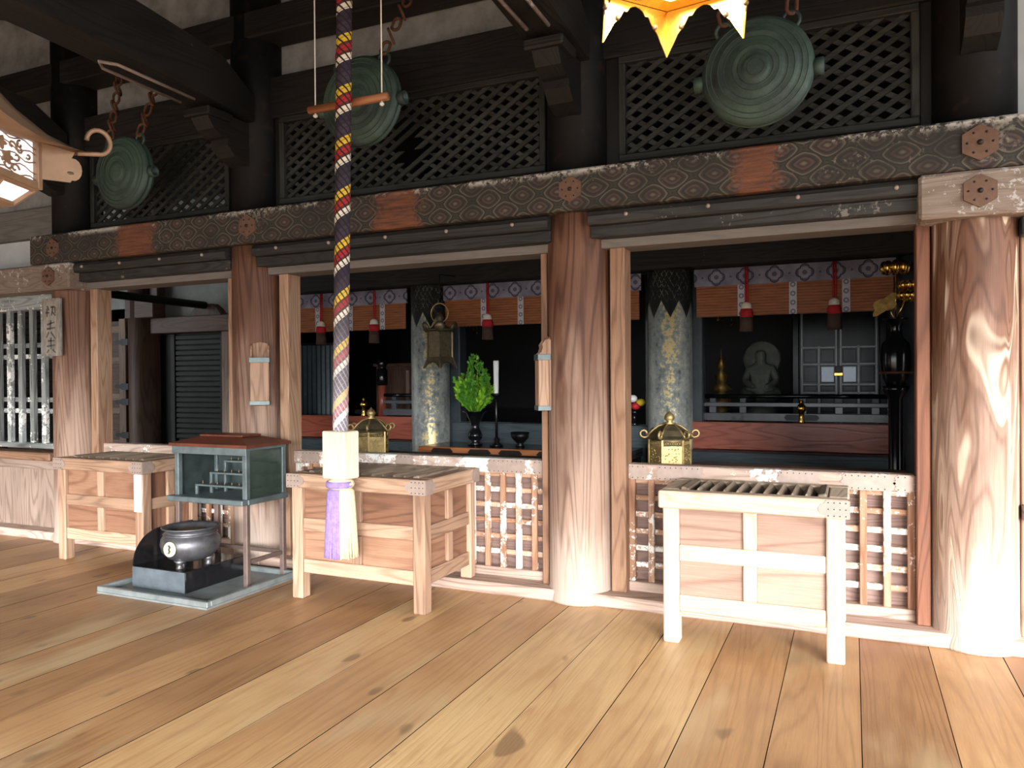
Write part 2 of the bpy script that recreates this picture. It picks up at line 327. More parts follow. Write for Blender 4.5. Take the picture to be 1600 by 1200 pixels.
# ------------------------------------------------------------------ helpers: geometry
class MB:
    def __init__(s): s.v = []; s.f = []; s.sm = []
    def add(s, vs, fs, smooth=False):
        o = len(s.v); s.v += [tuple(p) for p in vs]; s.f += [tuple(i+o for i in f) for f in fs]; s.sm += [smooth]*len(fs); return s
    def box(s, x0, x1, y0, y1, z0, z1, ch=0):
        if ch <= 0:
            return s.add([(x0,y0,z0),(x1,y0,z0),(x1,y1,z0),(x0,y1,z0),(x0,y0,z1),(x1,y0,z1),(x1,y1,z1),(x0,y1,z1)],
                [(3,2,1,0),(4,5,6,7),(0,1,5,4),(1,2,6,5),(2,3,7,6),(3,0,4,7)])
        c = min(ch, (x1-x0)/3, (y1-y0)/3, (z1-z0)/3); X = (x0, x1); Y = (y0, y1); Z = (z0, z1); vs = []; idx = {}
        for i in (0, 1):
            for j in (0, 1):
                for k in (0, 1):
                    sx, sy, sz = (1-2*i)*c, (1-2*j)*c, (1-2*k)*c
                    for a, p in enumerate(((X[i], Y[j]+sy, Z[k]+sz), (X[i]+sx, Y[j], Z[k]+sz), (X[i]+sx, Y[j]+sy, Z[k]))):
                        idx[i, j, k, a] = len(vs); vs.append(p)
        I = lambda i, j, k, a: idx[i, j, k, a]; fs = []
        for i in (0, 1):
            q = [I(i,0,0,0), I(i,1,0,0), I(i,1,1,0), I(i,0,1,0)]; fs.append(q if i else q[::-1])
            q = [I(0,i,0,1), I(1,i,0,1), I(1,i,1,1), I(0,i,1,1)]; fs.append(q[::-1] if i else q)
            q = [I(0,0,i,2), I(1,0,i,2), I(1,1,i,2), I(0,1,i,2)]; fs.append(q if i else q[::-1])
        for i in (0, 1):
            for j in (0, 1):
                q = [I(i,j,0,0), I(i,j,0,1), I(i,j,1,1), I(i,j,1,0)]; fs.append(q if (i ^ j) else q[::-1])
                q = [I(i,0,j,0), I(i,1,j,0), I(i,1,j,2), I(i,0,j,2)]; fs.append(q[::-1] if (i ^ j) == 0 and i else (q if (i^j)==0 else (q if j else q)))
                q = [I(0,i,j,1), I(1,i,j,1), I(1,i,j,2), I(0,i,j,2)]; fs.append(q)
                for k in (0, 1):
                    fs.append([I(i,j,k,0), I(i,j,k,1), I(i,j,k,2)])
        return s.add(vs, fs)
    def prism(s, poly, axis, a, b, smooth=False):
        """a 2D outline pushed from a to b along an axis; poly in the two other axes in order (y,z), (x,z) or (x,y)"""
        n = len(poly)
        def P(p, t): return {'X': (t, p[0], p[1]), 'Y': (p[0], t, p[1]), 'Z': (p[0], p[1], t)}[axis]
        vs = [P(p, a) for p in poly]+[P(p, b) for p in poly]
        fs = [tuple(range(n)), tuple(range(2*n-1, n-1, -1))]+[(i, i+n, (i+1) % n+n, (i+1) % n) for i in range(n)]
        return s.add(vs, fs, smooth)
    def lathe(s, prof, n=32, c=(0, 0, 0), axis='Z', smooth=True, a0=0):
        vs = []; m = len(prof)
        for i in range(n):
            a = a0+2*PI*i/n; ca, sa = math.cos(a), math.sin(a)
            for r, z in prof:
                p = (r*ca, r*sa, z) if axis == 'Z' else (r*ca, -z, r*sa) if axis == 'Y' else (z, r*ca, r*sa)
                vs.append((p[0]+c[0], p[1]+c[1], p[2]+c[2]))
        fs = []
        for i in range(n):
            j = (i+1) % n
            for k in range(m-1): fs.append((i*m+k, j*m+k, j*m+k+1, i*m+k+1))
        if prof[0][0] > 1e-4: fs.append(tuple(i*m for i in range(n))[::-1])
        if prof[-1][0] > 1e-4: fs.append(tuple(i*m+m-1 for i in range(n)))
        return s.add(vs, fs, smooth)
    def tube(s, pts, r, n=8, smooth=True, closed=False):
        pts = [Vector(p) for p in pts]; L = len(pts); vs = []; fs = []
        rr = r if isinstance(r, (list, tuple)) else [r]*L
        up = None
        for i, p in enumerate(pts):
            t = (pts[(i+1) % L]-pts[i-1]) if closed else (pts[min(i+1, L-1)]-pts[max(i-1, 0)])
            t.normalize()
            if up is None: up = Vector((0, 0, 1)) if abs(t.z) < .9 else Vector((1, 0, 0))
            a = (up-t*up.dot(t)).normalized(); up = a; b = t.cross(a)
            for k in range(n):
                w = 2*PI*k/n; vs.append(p+(a*math.cos(w)+b*math.sin(w))*rr[i])
        for i in range(L if closed else L-1):
            j = (i+1) % L
            for k in range(n): fs.append((i*n+k, i*n+(k+1) % n, j*n+(k+1) % n, j*n+k))
        if not closed: fs += [tuple(range(n))[::-1], tuple((L-1)*n+k for k in range(n))]
        return s.add(vs, fs, smooth)
    def sphere(s, c, r, n=12, m=8, sx=1, sy=1, sz=1):
        prof = [(r*math.sin(PI*i/m), -r*math.cos(PI*i/m)) for i in range(m+1)]
        t = MB().lathe(prof, n); vs = [(x*sx+c[0], y*sy+c[1], z*sz+c[2]) for x, y, z in t.v]
        return s.add(vs, t.f, True)
    def moved(s, mat):
        s.v = [tuple(mat @ Vector(p)) for p in s.v]; return s
    def mesh(s, name, mat):
        me = bpy.data.meshes.new(name); me.from_pydata(s.v, [], s.f); me.polygons.foreach_set('use_smooth', s.sm)
        import bmesh
        b = bmesh.new(); b.from_mesh(me); bmesh.ops.recalc_face_normals(b, faces=b.faces); b.to_mesh(me); b.free()
        me.materials.append(mat); return me

def tag(o, label=None, cat=None, group=None, kind=None):
    for k, v in (('label', label), ('category', cat), ('group', group), ('kind', kind)):
        if v: o[k] = v
    return o
def mat_of(m, axis='Z'):
    if not isinstance(m, str): return m
    return wood(m, axis) if m in WOODS else MATS[m]
def put(name, me, parent=None, loc=(0, 0, 0), rot=(0, 0, 0)):
    o = bpy.data.objects.new(name, me); COL.objects.link(o); o.location = loc; o.rotation_euler = rot
    if parent is not None: o.parent = parent
    return o
def obj(name, mb, mat, parent=None, loc=(0, 0, 0), rot=(0, 0, 0), axis='Z'):
    return put(name, mb.mesh(name, mat_of(mat, axis)), parent, loc, rot)
def thing(name, loc, label, cat, group=None, rz=0, kind=None):
    return tag(put(name, None, None, loc, (0, 0, rz)), label, cat, group, kind)
CACHE = {}
def piece(name, parent, x0, x1, y0, y1, z0, z1, mat, ch=.004, rot=(0, 0, 0)):
    """one bevelled timber (or bar, board, plate) with its own origin, grain along its longest side; alike pieces share mesh data"""
    d = (round(x1-x0, 4), round(y1-y0, 4), round(z1-z0, 4)); ax = 'XYZ'[max(range(3), key=lambda i: d[i])]
    key = (d, mat, ch)
    if key not in CACHE: CACHE[key] = MB().box(-d[0]/2, d[0]/2, -d[1]/2, d[1]/2, -d[2]/2, d[2]/2, ch).mesh(name, mat_of(mat, ax))
    return put(name, CACHE[key], parent, ((x0+x1)/2, (y0+y1)/2, (z0+z1)/2), rot)
def arc(cx, cz, r, a0, a1, n): return [(cx+r*math.cos(math.radians(a0+(a1-a0)*i/n)), cz+r*math.sin(math.radians(a0+(a1-a0)*i/n))) for i in range(n+1)]
def circ(r, n, a0=0): return [(r*math.cos(a0+2*PI*i/n), r*math.sin(a0+2*PI*i/n)) for i in range(n)]
# ================================================================== THE SETTING
def structure(name, mb, mat, axis='Z', parent=None, label=None):
    o = obj(name, mb, mat, parent, axis=axis)
    if parent is None: tag(o, label, kind='structure')
    return o
PXS = [-6.72, -4.51, -1.70, .62, 2.95]           # front row of columns
PY0, PR = .18, .215

# floor: wide boards running out from the hall
fl = structure('floor', MB().box(-12, 6, -9.5, .35, -.14, -.045), 'innerbrown', 'Y', label='wide timber floor boards of the hall veranda')
seams = [.03+.3475*k for k in range(-25, 12)]
for i, x in enumerate(seams[:-1]):
    if i == 0:                                         # worn top face, grimy dark edges in the joints
        pm = MB().box(-.1717, .1717, -4.85, 4.85, -.045, 0).mesh('plank', wood('floor', 'Y')); pm.materials.append(MATS['seam_grime'])
        for p in pm.polygons:
            if p.normal.z < .5: p.material_index = 1
    put('plank', pm, fl, (x+.17375, -4.55, -.0008*(i % 3)))
structure('floor_inner', MB().box(-13, 4, .35, 7.4, -.14, .25), 'innerbrown', 'X', label='dark inner floor of the worship hall')
structure('ground_outside', MB().box(-60, 60, -70, -9.5, -3.2, -3.0), 'ground_earth', label='open ground below the veranda edge')

# roof: sloping boards on rafters, eave low out front
def roofz(y): return 5.35+.278*(y-.5)
ce = structure('ceiling', MB().prism([(.5, 5.35), (-9.3, roofz(-9.3)), (-9.3, roofz(-9.3)+.12), (.5, 5.6), (7.4, 5.6), (7.4, 5.35)], 'X', -13, 5.2), 'blackbeam', 'Y', label='dark boarded underside of the broad roof')
for k in range(45):
    x = -12.6+.4*k
    o = obj('rafter', MB().prism([(.45, roofz(.45)), (-9.2, roofz(-9.2)), (-9.2, roofz(-9.2)-.11), (.45, roofz(.45)-.11)], 'X', -.05, .05), 'blackbeam', ce, (x, 0, 0), axis='Y') if k == 0 else put('rafter', rme, ce, (x, 0, 0))
    if k == 0: rme = o.data
# outer enclosing walls, plus an added light blocker on the left
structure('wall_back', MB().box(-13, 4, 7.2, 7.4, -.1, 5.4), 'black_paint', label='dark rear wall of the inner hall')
structure('wall_left', MB().box(-13, -12.8, .4, 7.4, -.1, 5.4), 'innerbrown', 'Y', label='dark end wall of the inner hall')
structure('wall_right', MB().box(3.8, 4, .4, 7.4, -.1, 5.4), 'innerbrown', 'Y', label='dark end wall of the inner hall beyond the altar')
side_block = structure('wall_light_block', MB().box(-10.7, -10.5, -9.0, .3, -.1, 5.2), 'greywall', 'Z', label='added unseen boarded wall blocking light on the left')  # out of view, added to cut daylight on the left side
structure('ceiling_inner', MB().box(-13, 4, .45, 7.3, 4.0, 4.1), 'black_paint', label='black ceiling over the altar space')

# upper plaster of the front wall
wf = structure('wall_front', MB().box(-6.9, .78, .26, .36, 4.0, 5.5), 'plaster', label='aged grey plaster above the lattice transoms')
structure('wall_front_panel', MB().box(-10.6, -6.9, .25, .30, 2.55, 2.92), 'plaster_white', label='white plaster strip under the grey wall beam')
structure('wall_front_end', MB().box(-10.6, -6.6, .26, .36, 2.92, 5.5), 'plaster', label='pale plaster above the barred window bay')
structure('wall_front_corner', MB().box(.60, 3.9, .26, .36, 2.5, 5.5), 'plaster_white', label='pale plaster beyond the burl grained column')

# ground sill along the facade
tr = tag(put('trim_1', None), 'pale worn ground sill along the facade', kind='structure')
for a, b in zip([-10.5]+PXS, PXS+[3.9]):
    piece('sill_beam', tr, a+.10, b-.10, 0, .24, 0, .08, 'sill', .01)

# columns ------------------------------------------------------------
COLS = [('brown timber column behind the grey signboard and leftmost offering box', 'pillar'),
        ('brown timber column carrying a slip holder beside the candle cabinet', 'pillar'),
        ('brown timber column with bleached foot between the middle and right lattice', 'pillar'),
        ('broad column with bold pale burl grain at the right edge', 'burl'),
        ('brown timber column past the right edge of the facade', 'pillar')]
for i, (x, (lab, wd)) in enumerate(zip(PXS, COLS)):
    t = thing('timber_column', (x, PY0, 0), lab, 'column')
    r = PR
    prof = [(r*1.06, 0), (r*1.07, .015), (r*1.05, .05), (r*1.005, .10), (r, .3), (r, 2.35), (r*.97, 2.62)]
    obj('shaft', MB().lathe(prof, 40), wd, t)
    obj('painted_shaft', MB().lathe([(r*.97, 2.62), (r*.97, 5.3)], 36), 'painted_column', t)
    # bracket arm under the cantilevered beam
    if i < 4:
        br = obj('bracket_arm', MB().prism([(0, 3.56), (-.62, 3.56), (-.62, 3.50), (-.56, 3.42), (-.47, 3.38), (-.42, 3.38), (-.42, 3.33), (-.34, 3.26), (-.22, 3.22), (0, 3.22)], 'X', -.085, .085), 'blackbeam', t, axis='Y')
        piece('bearing_block', br, -.13, .13, -.66, -.40, 3.50, 3.565, 'blackbeam', .012)

# rainbow beams running out from the columns over the veranda
for i, lab in enumerate(['black arched beam running out from the leftmost column',
                         'great black arched beam running out over the slip holder column',
                         'black arched beam above the column between the two gongs',
                         'black arched beam running out above the burl grained column']):
    x = PXS[i]; up, lo = [], []
    for k in range(15):
        f = k/14; y = -.02-4.6*f; arch = .16*math.sin(PI*min(1, f*1.05))-.33*max(0, f-.6)
        up.append((y, 3.93+arch+(.0 if k else -.16))); lo.append((y, 3.565+arch*.75))
    b = obj('arched_beam', MB().prism(up+lo[::-1], 'X', -.15, .15), 'blackbeam', None, (x, 0, 0), axis='Y')
    tag(b, lab, 'beam')
    # carved sleeve groove under the end
    obj('carved_groove', MB().tube([(-.07, -.55, 3.583), (-.07, -1.2, 3.597), (0, -1.28, 3.60), (.07, -1.2, 3.597), (.07, -.55, 3.583)], .012, 6), 'weathered', b, axis='Y')
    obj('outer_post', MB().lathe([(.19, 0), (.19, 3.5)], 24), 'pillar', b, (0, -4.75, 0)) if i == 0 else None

# main painted tie beam with hexagonal nail covers
pb = tag(put('painted_tie_beam', None, None, (0, -.02, 2.718)), 'long dark tie beam painted with worn lozenge medallions', 'beam')
obj('beam', MB().box(-7.0, 1.9, -.08, .08, -.133, .133, .012), 'painted_beam', pb, axis='X')
def nail_cover(parent, loc, r, mat):
    out = []
    for k in range(6):
        a = PI/2+k*PI/3
        for da, rr in ((-.26, .90), (0, 1.0), (.26, .90)): out.append((rr*r*math.cos(a+da), rr*r*math.sin(a+da)))
    o = obj('nail_cover', MB().prism(out, 'Y', -.016, 0), mat, parent, loc)
    mb = MB()
    for k in range(6):
        a = k*PI/3; mb.sphere((r*.62*math.cos(a), -.017, r*.62*math.sin(a)), r*.07, 6, 4)
    mb.sphere((0, -.017, 0), r*.16, 8, 5)
    obj('rivets', mb, 'plate_dark', o)
    return o
for x, r in ((-6.66, .085), (-4.36, .09), (-1.66, .085), (.615, .095)): nail_cover(pb, (x, -.081, 0), r, 'plate_brown')
# end bays: lower weathered tie beams
for x0, x1, nx, lab in ((-10.4, -6.46, -6.72, 'weathered lower tie beam over the barred window'), (.33, 3.9, .615, 'pale weathered lower tie beam on the burl grained column')):
    b = tag(put('weathered_tie_beam', None, None, ((x0+x1)/2, -.02, 2.455)), lab, 'beam'); h = (x1-x0)/2
    obj('beam', MB().box(-h, h, -.085, .16, -.115, .125, .015), 'weathered', b, axis='X')
    nail_cover(b, (nx-(x0+x1)/2, -.086, .01), .088, 'plate_brown')

# lintels of the three bays
for k, (i, lab) in enumerate(((0, 'dark moulded lintel over the leftmost bay'), (1, 'dark moulded lintel over the bell rope bay'), (2, 'dark moulded lintel over the altar bay at right'))):
    a, b = PXS[i]+.14, PXS[i+1]-.14
    l = tag(put('door_lintel', None), lab, 'lintel')
    prof = [(-.055, 2.50), (-.045, 2.488), (.2, 2.488), (.2, 2.584), (-.02, 2.584), (-.045, 2.57), (-.058, 2.545)]
    obj('moulding', MB().prism(prof, 'X', a, b), 'lintel', l, axis='X')
    piece('soffit_board', l, a, b, .0, .26, 2.412, 2.487, 'lintel', .004)
    piece('groove_strip', l, a, b, .08, .30, 2.352, 2.411, 'lightstrip', .003)
    n = int((b-a)/.48)
    for q in range(n):
        x = a+(q+.5)*(b-a)/n
        obj('nail_head', MB().sphere((0, 0, 0), .014, 8, 6), 'plate', l, (x, -.062, 2.535))

# door jambs
for x, w, md in ((PXS[0]+.30, .09, 'jamb'), (PXS[1]-.25, .05, 'jamb'), (PXS[1]+.315, .09, 'jamb'), (PXS[2]-.235, .045, 'jamb'), (PXS[2]+.285, .10, 'jamb'), (PXS[3]-.255, .07, 'jambred'), (PXS[3]+.27, .12, 'jamb')):
    o = piece('door_jamb', None, x-w/2, x+w/2, .11, .27, .08, 2.36, md, .006)
    lab = {0: 'pale slim jamb right of the signboard column', 1: 'dark slim jamb left of the slip holder column', 2: 'pale slim jamb right of the slip holder column', 3: 'narrow jamb left of the middle column with a holder',
           4: 'orange brown jamb right of the middle column', 5: 'reddish worn jamb left of the burl grained column', 6: 'brown jamb right of the burl grained column'}
    tag(o, lab[[-6.42, -4.76, -4.195, -1.935, -1.415, .365, .89].index(round(x, 3))], 'jamb')

# upper lattice transoms ------------------------------------------------
def lattice_transom(x0, x1, z0, z1, lab, hole=None):
    t = thing('lattice_transom', (0, 0, 0), lab, 'lattice', 'black diamond lattice transoms')
    f = .045
    piece('frame_rail', t, x0-.16, x1+.16, .12, .26, z1+f, z1+.38, 'blackbeam', .01)
    piece('frame_rail', t, x0-f, x1+f, .13, .24, z0-f, z0, 'blacklattice', .006)
    piece('frame_rail', t, x0-f, x1+f, .13, .24, z1, z1+f, 'blacklattice', .006)
    for a in (x0-f, x1): piece('frame_stile', t, a, a+f, .13, .24, z0, z1, 'blacklattice', .006)
    for a, b in ((x0-.22, x0-f), (x1+f, x1+.22)): piece('frame_stile', t, a, b, .16, .25, 2.84, z1+.1, 'black_paint', .006)
    sx, sz, bw = .140, .0885, .030
    sl = sz/sx; hw = bw/2/math.cos(math.atan(sl))
    for fam in (1, -1):
        k0 = int(-(x1-x0)*sl/sz)-2; k1 = int((z1-z0+(x1-x0)*sl)/sz)+2
        for k in range(k0, k1):
            c = k*sz                                   # z = z0 + c + fam*sl*(x-x0)
            pts = []
            for s_ in (-1, 1):
                xs = []
                for zt in (z0, z1): xs.append(x0+(zt-z0-c-s_*hw)/(fam*sl))
                a, b = max(x0, min(xs)), min(x1, max(xs)); pts.append((a, b, s_))
            if min(p[1]-p[0] for p in pts) < .02: continue
            segs = [(0, 1)]
            if hole:
                hx, hz, hr = hole; zc = z0+c+fam*sl*(hx-x0)
                if abs(zc-hz) < hr and fam == -1:
                    a, b = pts[0][0], pts[0][1]; g0, g1 = (hx-hr*1.1-a)/(b-a), (hx+hr*random.uniform(.2, 1.1)-a)/(b-a)
                    segs = [(0, max(.02, g0)), (min(.98, g1), 1)]
                elif abs(zc-hz) < hr*.5:
                    a, b = pts[0][0], pts[0][1]; g0, g1 = (hx-hr*.5-a)/(b-a), (hx+hr*.4-a)/(b-a)
                    segs = [(0, max(.02, g0)), (min(.98, g1), 1)]
            for s0, s1 in segs:
                q = []
                for (a, b, s_) in pts:
                    xa, xb = a+(b-a)*s0, a+(b-a)*s1
                    q.append([(xa, z0+c+s_*hw+fam*sl*(xa-x0)), (xb, z0+c+s_*hw+fam*sl*(xb-x0))])
                poly = [q[0][0], q[0][1], q[1][1], q[1][0]]
                cx = sum(p[0] for p in poly)/4; cz = sum(p[1] for p in poly)/4
                y = .165 if fam == 1 else .182
                obj('lattice_bar', MB().prism([(p[0]-cx, p[1]-cz) for p in poly], 'Y', y, y+.0165), 'blacklattice', t, (cx, 0, cz), axis='X')
    return t
lattice_transom(-6.43, -4.83, 2.97, 3.58, 'black diamond lattice transom behind the leftmost gong')
lattice_transom(-4.20, -1.97, 2.97, 3.585, 'black diamond lattice transom with broken slats behind the bell rope', (-3.0, 3.22, .16))
lattice_transom(-1.36, .31, 2.97, 3.57, 'black diamond lattice transom behind the gong near the gold lantern')
# head beam over the bays
hb = piece('head_beam', None, -10.4, 3.9, -.02, .24, 4.245, 4.46, 'blackbeam', .012); tag(hb, 'dark brown head beam crossing the plaster at the top', 'beam')
# left end bay: grey beam on plaster
gb = piece('wall_tie', None, -10.4, -6.95, .16, .26, 2.91, 3.2, 'greybeam', .01); tag(gb, 'grey weathered wall beam behind the hanging white panelled lantern', 'beam')

# low lattice wainscot ---------------------------------------------------
def wainscot(x0, x1, lab, plates, period=.1245):
    t = thing('lattice_wainscot', (0, 0, 0), lab, 'wainscot', 'low peeling lattice panels')
    piece('top_rail', t, x0, x1, .165, .285, .825, .925, 'railpaint', .008)
    piece('bottom_rail', t, x0, x1, .175, .28, .08, .145, 'sill', .006)
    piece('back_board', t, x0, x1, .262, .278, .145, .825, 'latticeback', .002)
    for a in (x0, x1-.04): piece('end_stile', t, a, a+.04, .19, .255, .145, .825, 'lattice', .004)
    n = int(round((x1-x0-.04)/period)); p = (x1-x0-.04)/n
    for k in range(1, n): piece('lattice_upright', t, x0+k*p, x0+k*p+.040, .195, .228, .13, .84, 'lattice', .004)
    for k in range(6):
        z = .232+k*.112
        piece('lattice_crossbar', t, x0+.02, x1-.02, .222, .255, z, z+.036, 'lattice', .004)
    for px, pw in plates:
        sh = [(-pw, -.048), (pw, -.048), (pw+.02, -.035), (pw+.012, -.015), (pw+.03, 0), (pw+.012, .015), (pw+.02, .035), (pw, .048), (-pw, .048), (-pw-.02, .035), (-pw-.012, .015), (-pw-.03, 0), (-pw-.012, -.015), (-pw-.02, -.035)]
        pl = obj('metal_plate', MB().prism(sh, 'Y', -.005, 0), 'plate', t, (px, .165, .875))
        mb = MB()
        for q in range(int(pw*2/.035)+1):
            for zz in (-.036, .036): mb.sphere((-pw+q*.035, -.006, zz), .0035, 5, 4)
        obj('rivets', mb, 'plate_dark', pl)
wainscot(PXS[0]+.34, PXS[1]-.22, 'peeling lattice wainscot partly behind the candle cabinet', ((-5.4, .08),))
wainscot(PXS[1]+.35, PXS[2]-.21, 'peeling white lattice wainscot between bell rope box and middle column', ((-3.98, .07), (-3.1, .06), (-2.25, .13), (-1.98, .05)))
wainscot(PXS[2]+.335, PXS[3]-.29, 'peeling white lattice wainscot behind the palest offering box', ((-1.29, .04), (-1.02, .13), (-.3, .1), (.08, .12), (.27, .03)))

# left end bay: barred window over boards --------------------------------
w1 = tag(put('window_1', None), 'barred window of grey uprights in the left end bay', kind='structure')
X0, X1 = -10.4, -6.93
piece('frame_head', w1, X0, X1, .10, .26, 2.20, 2.34, 'bars', .006)
piece('frame_foot', w1, X0, X1, .12, .24, .85, .905, 'bars', .006)
for k in range(19): piece('window_bar', w1, -7.15-.172*k-.028, -7.15-.172*k+.028, .12, .165, .90, 2.21, 'bars', .004)
for z in (1.835, 1.725, 1.30, 1.19): piece('cross_rail', w1, X0, X1, .168, .20, z, z+.045, 'bars', .003)
for k in range(22): piece('louver', w1, X0, X1, .23, .25, .93+k*.058, .93+k*.058+.046, 'black_paint', .002, (.5, 0, 0))
piece('backing', w1, X0, X1, .29, .31, .86, 2.30, 'black_paint', 0)
w2 = tag(put('wall_boarded', None), 'weathered boards and ledge below the barred window', kind='structure')
piece('window_ledge', w2, X0, X1, .02, .26, .745, .82, 'jamb', .01)
piece('ledge_rail', w2, X0, X1, .09, .24, .655, .745, 'greywall', .005)
for k in range(9): piece('wall_board', w2, X1-.385*(k+1)+.002, X1-.385*k-.002, .16, .20, .08, .66, 'greywall', .003)
w3 = tag(put('wall_end_boards', None), 'brown boards beyond the burl grained column', kind='structure')
for k in range(6): piece('wall_board', w3, .96+.32*k, .96+.32*k+.316, .19, .23, .08, 2.34, 'jamb', .003)
piece('ledge_rail', w3, .83, 2.75, .06, .24, .72, .80, 'greywall', .006)
piece('hook_rail', w3, .82, 2.75, .0, .2, 2.24, 2.335, 'tealsill', .006)
# ================================================================== OBJECTS ON THE VERANDA
def cusp_plate(l, h):
    return [(0, -h), (l*.72, -h), (l*.80, -h*.62), (l*.92, -h*.5), (l, 0), (l*.92, h*.5), (l*.80, h*.62), (l*.72, h), (0, h)]
def offering_box(x0, x1, y0, y1, lab, frame, panel, plates, nb, paper=False, front_only=False):
    t = thing('offering_box', (x0, y0, 0), lab, 'offering box', 'slatted wooden offering boxes')
    w, d = x1-x0, y1-y0; L = .088
    for lx, ly, zb in ((0, 0, 0), (w-L, 0, 0), (0, d-.07, .082), (w-L, d-.07, .082)):
        leg = obj('leg', MB().box(-L/2, L/2, -(L if ly == 0 else .07)/2, (L if ly == 0 else .07)/2, zb, .765, .007), frame, t, (lx+L/2, ly+(L if ly == 0 else .07)/2, 0))
    # top rim
    R = .022
    piece('top_rail', t, -R, w+R, -R, .075, .762, .860, frame, .008)
    piece('top_rail', t, -R, w+R, d-.075, d+R, .762, .860, frame, .008)
    for a, b in ((-R, .08), (w-.08, w+R)): piece('top_rail', t, a, b, .077, d-.077, .762, .860, frame, .008)
    # side boards, rails, stiles and recessed panels
    def side(axis, length, pos, sgn):
        def P(n, a, b, o0, o1, z0, z1, m, ch=.005):
            lo, hi = sorted((pos+sgn*o0, pos+sgn*o1))
            if axis == 'X': piece(n, t, a, b, lo, hi, z0, z1, m, ch)
            else: piece(n, t, lo, hi, a, b, z0, z1, m, ch)
        a, b = L+.001, length-L-.001 if axis == 'X' else length-.071
        for z0, z1 in ((.465, .555), (.178, .272)): P('rail', a, b, .012, .055, z0, z1, frame)
        c = (a+b)/2
        for z0, z1 in ((.273, .464), (.556, .761)): P('stile', c-.036, c+.036, .010, .055, z0, z1, frame)
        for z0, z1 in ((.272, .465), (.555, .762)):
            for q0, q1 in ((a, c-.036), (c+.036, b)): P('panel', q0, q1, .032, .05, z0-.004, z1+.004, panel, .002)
    side('X', w, 0, 1); side('Y', d, w, -1); side('Y', d, 0, 1); side('X', w, d, -1)
    piece('floor_board', t, .05, w-.05, .06, d-.06, .20, .22, panel, .002)
    # ridge bars across the mouth
    ia, ib = .10, w-.10
    for a in (.08, w-.125): piece('end_board', t, a, a+.045, .079, d-.079, .80, .872, 'ridge', .006, (0, .25 if a < .2 else -.25, 0))
    for k in range(nb):
        x = ia+.05+(ib-ia-.1)*(k+.5)/nb
        obj('ridge_bar', MB().prism([(-.040, .815), (0, .772), (.040, .815), (0, .872)], 'Y', .079, d-.079), 'ridge', t, (x, 0, 0), axis='Y')
    piece('chute_board', t, .06, w-.06, .075, d-.075, .66, .672, 'latticeback', .002)
    # metal corner plates
    for corner in plates:
        cx = -R if 'l' in corner else w+R; s = 1 if 'l' in corner else -1
        y = -R if 'f' in corner else d+R
        if 'f' in corner:
            poly = [(s*p[0], p[1]) for p in cusp_plate(.15, .047)]
            pl = obj('corner_plate', MB().prism(poly, 'Y', -.004, 0), 'plate', t, (cx, y-.0005, .811))
            mb = MB()
            for q in range(4):
                for zz in (-.034, 0, .034): mb.sphere((s*(.015+q*.028), -.0045, zz), .0035, 5, 4)
            obj('rivets', mb, 'plate_dark', pl)
        sy = 1 if 'f' in corner else -1
        poly = [(sy*p[0], p[1]) for p in cusp_plate(.12, .047)]
        xx = cx-.0005 if 'l' in corner else cx+.0005
        pl = obj('corner_plate', MB().prism(poly, 'X', -.004 if 'l' in corner else 0, 0 if 'l' in corner else .004), 'plate', t, (xx, y, .811))
    if paper: obj('paper_slip', MB().box(-.042, .042, -.003, 0, .46, .755), 'pale_paper', t, (w-L/2-.005, -.001, 0))
    return t
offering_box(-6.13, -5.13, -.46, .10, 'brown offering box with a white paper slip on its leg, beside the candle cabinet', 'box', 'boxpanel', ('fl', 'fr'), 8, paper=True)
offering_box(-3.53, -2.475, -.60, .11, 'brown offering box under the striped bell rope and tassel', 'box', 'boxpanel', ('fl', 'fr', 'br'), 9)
offering_box(-.985, -.04, -.48, .08, 'pale offering box with notched slats, nearest the burl grained column', 'pale', 'palepanel', ('fr',), 9)

# candle cabinet on its tray ------------------------------------------------
tray = thing('metal_tray', (-4.37, -.61, 0), 'shallow pale green metal tray on the floor under the candle cabinet', 'tray')
obj('tray_base', MB().box(-.52, .52, -.44, .46, 0, .012), 'copper_tray', tray)
for n, (a, b, c, d) in enumerate(((-.52, .52, -.44, -.405), (-.52, .52, .425, .46), (-.52, -.485, -.405, .425), (.485, .52, -.405, .425))):
    piece('tray_rim', tray, a, b, c, d, .012, .05, 'copper_tray', .004)
cab = thing('candle_cabinet', (-4.31, -.36, .012), 'open-fronted metal candle cabinet with a copper hip roof and stepped racks on tall legs', 'cabinet')
hw, hd = .33, .19
for sx in (-1, 1):
    for sy in (-1, 1):
        lg = piece('leg', cab, sx*hw-.019, sx*hw+.019, sy*hd-.019, sy*hd+.019, .153 if sx < 0 and sy < 0 else 0, .60, 'leg_brown', .004)
for sx in (-1, 1): piece('stretcher', cab, sx*hw-.012, sx*hw+.012, -hd+.022, hd-.022, .16, .19, 'leg_brown', .003)
piece('stretcher', cab, -hw+.022, hw-.022, hd-.012, hd+.012, .16, .19, 'leg_brown', .003)
body = obj('body', MB().box(-hw-.02, hw+.02, -hd-.02, hd+.02, .60, .625).box(-hw-.02, hw+.02, -hd-.02, hd+.02, .98, 1.0), 'copper_green', cab)
piece('back_panel', cab, -hw+.02, hw-.02, hd, hd+.012, .626, .979, 'cabinet_dark', .002)
piece('front_ledge', cab, -hw-.045, hw+.03, -hd-.075, -hd+.02, .592, .632, 'copper_green', .005)
piece('side_ledge', cab, hw+.012, hw+.04, -hd-.02, hd+.02, .592, .632, 'copper_green', .005)
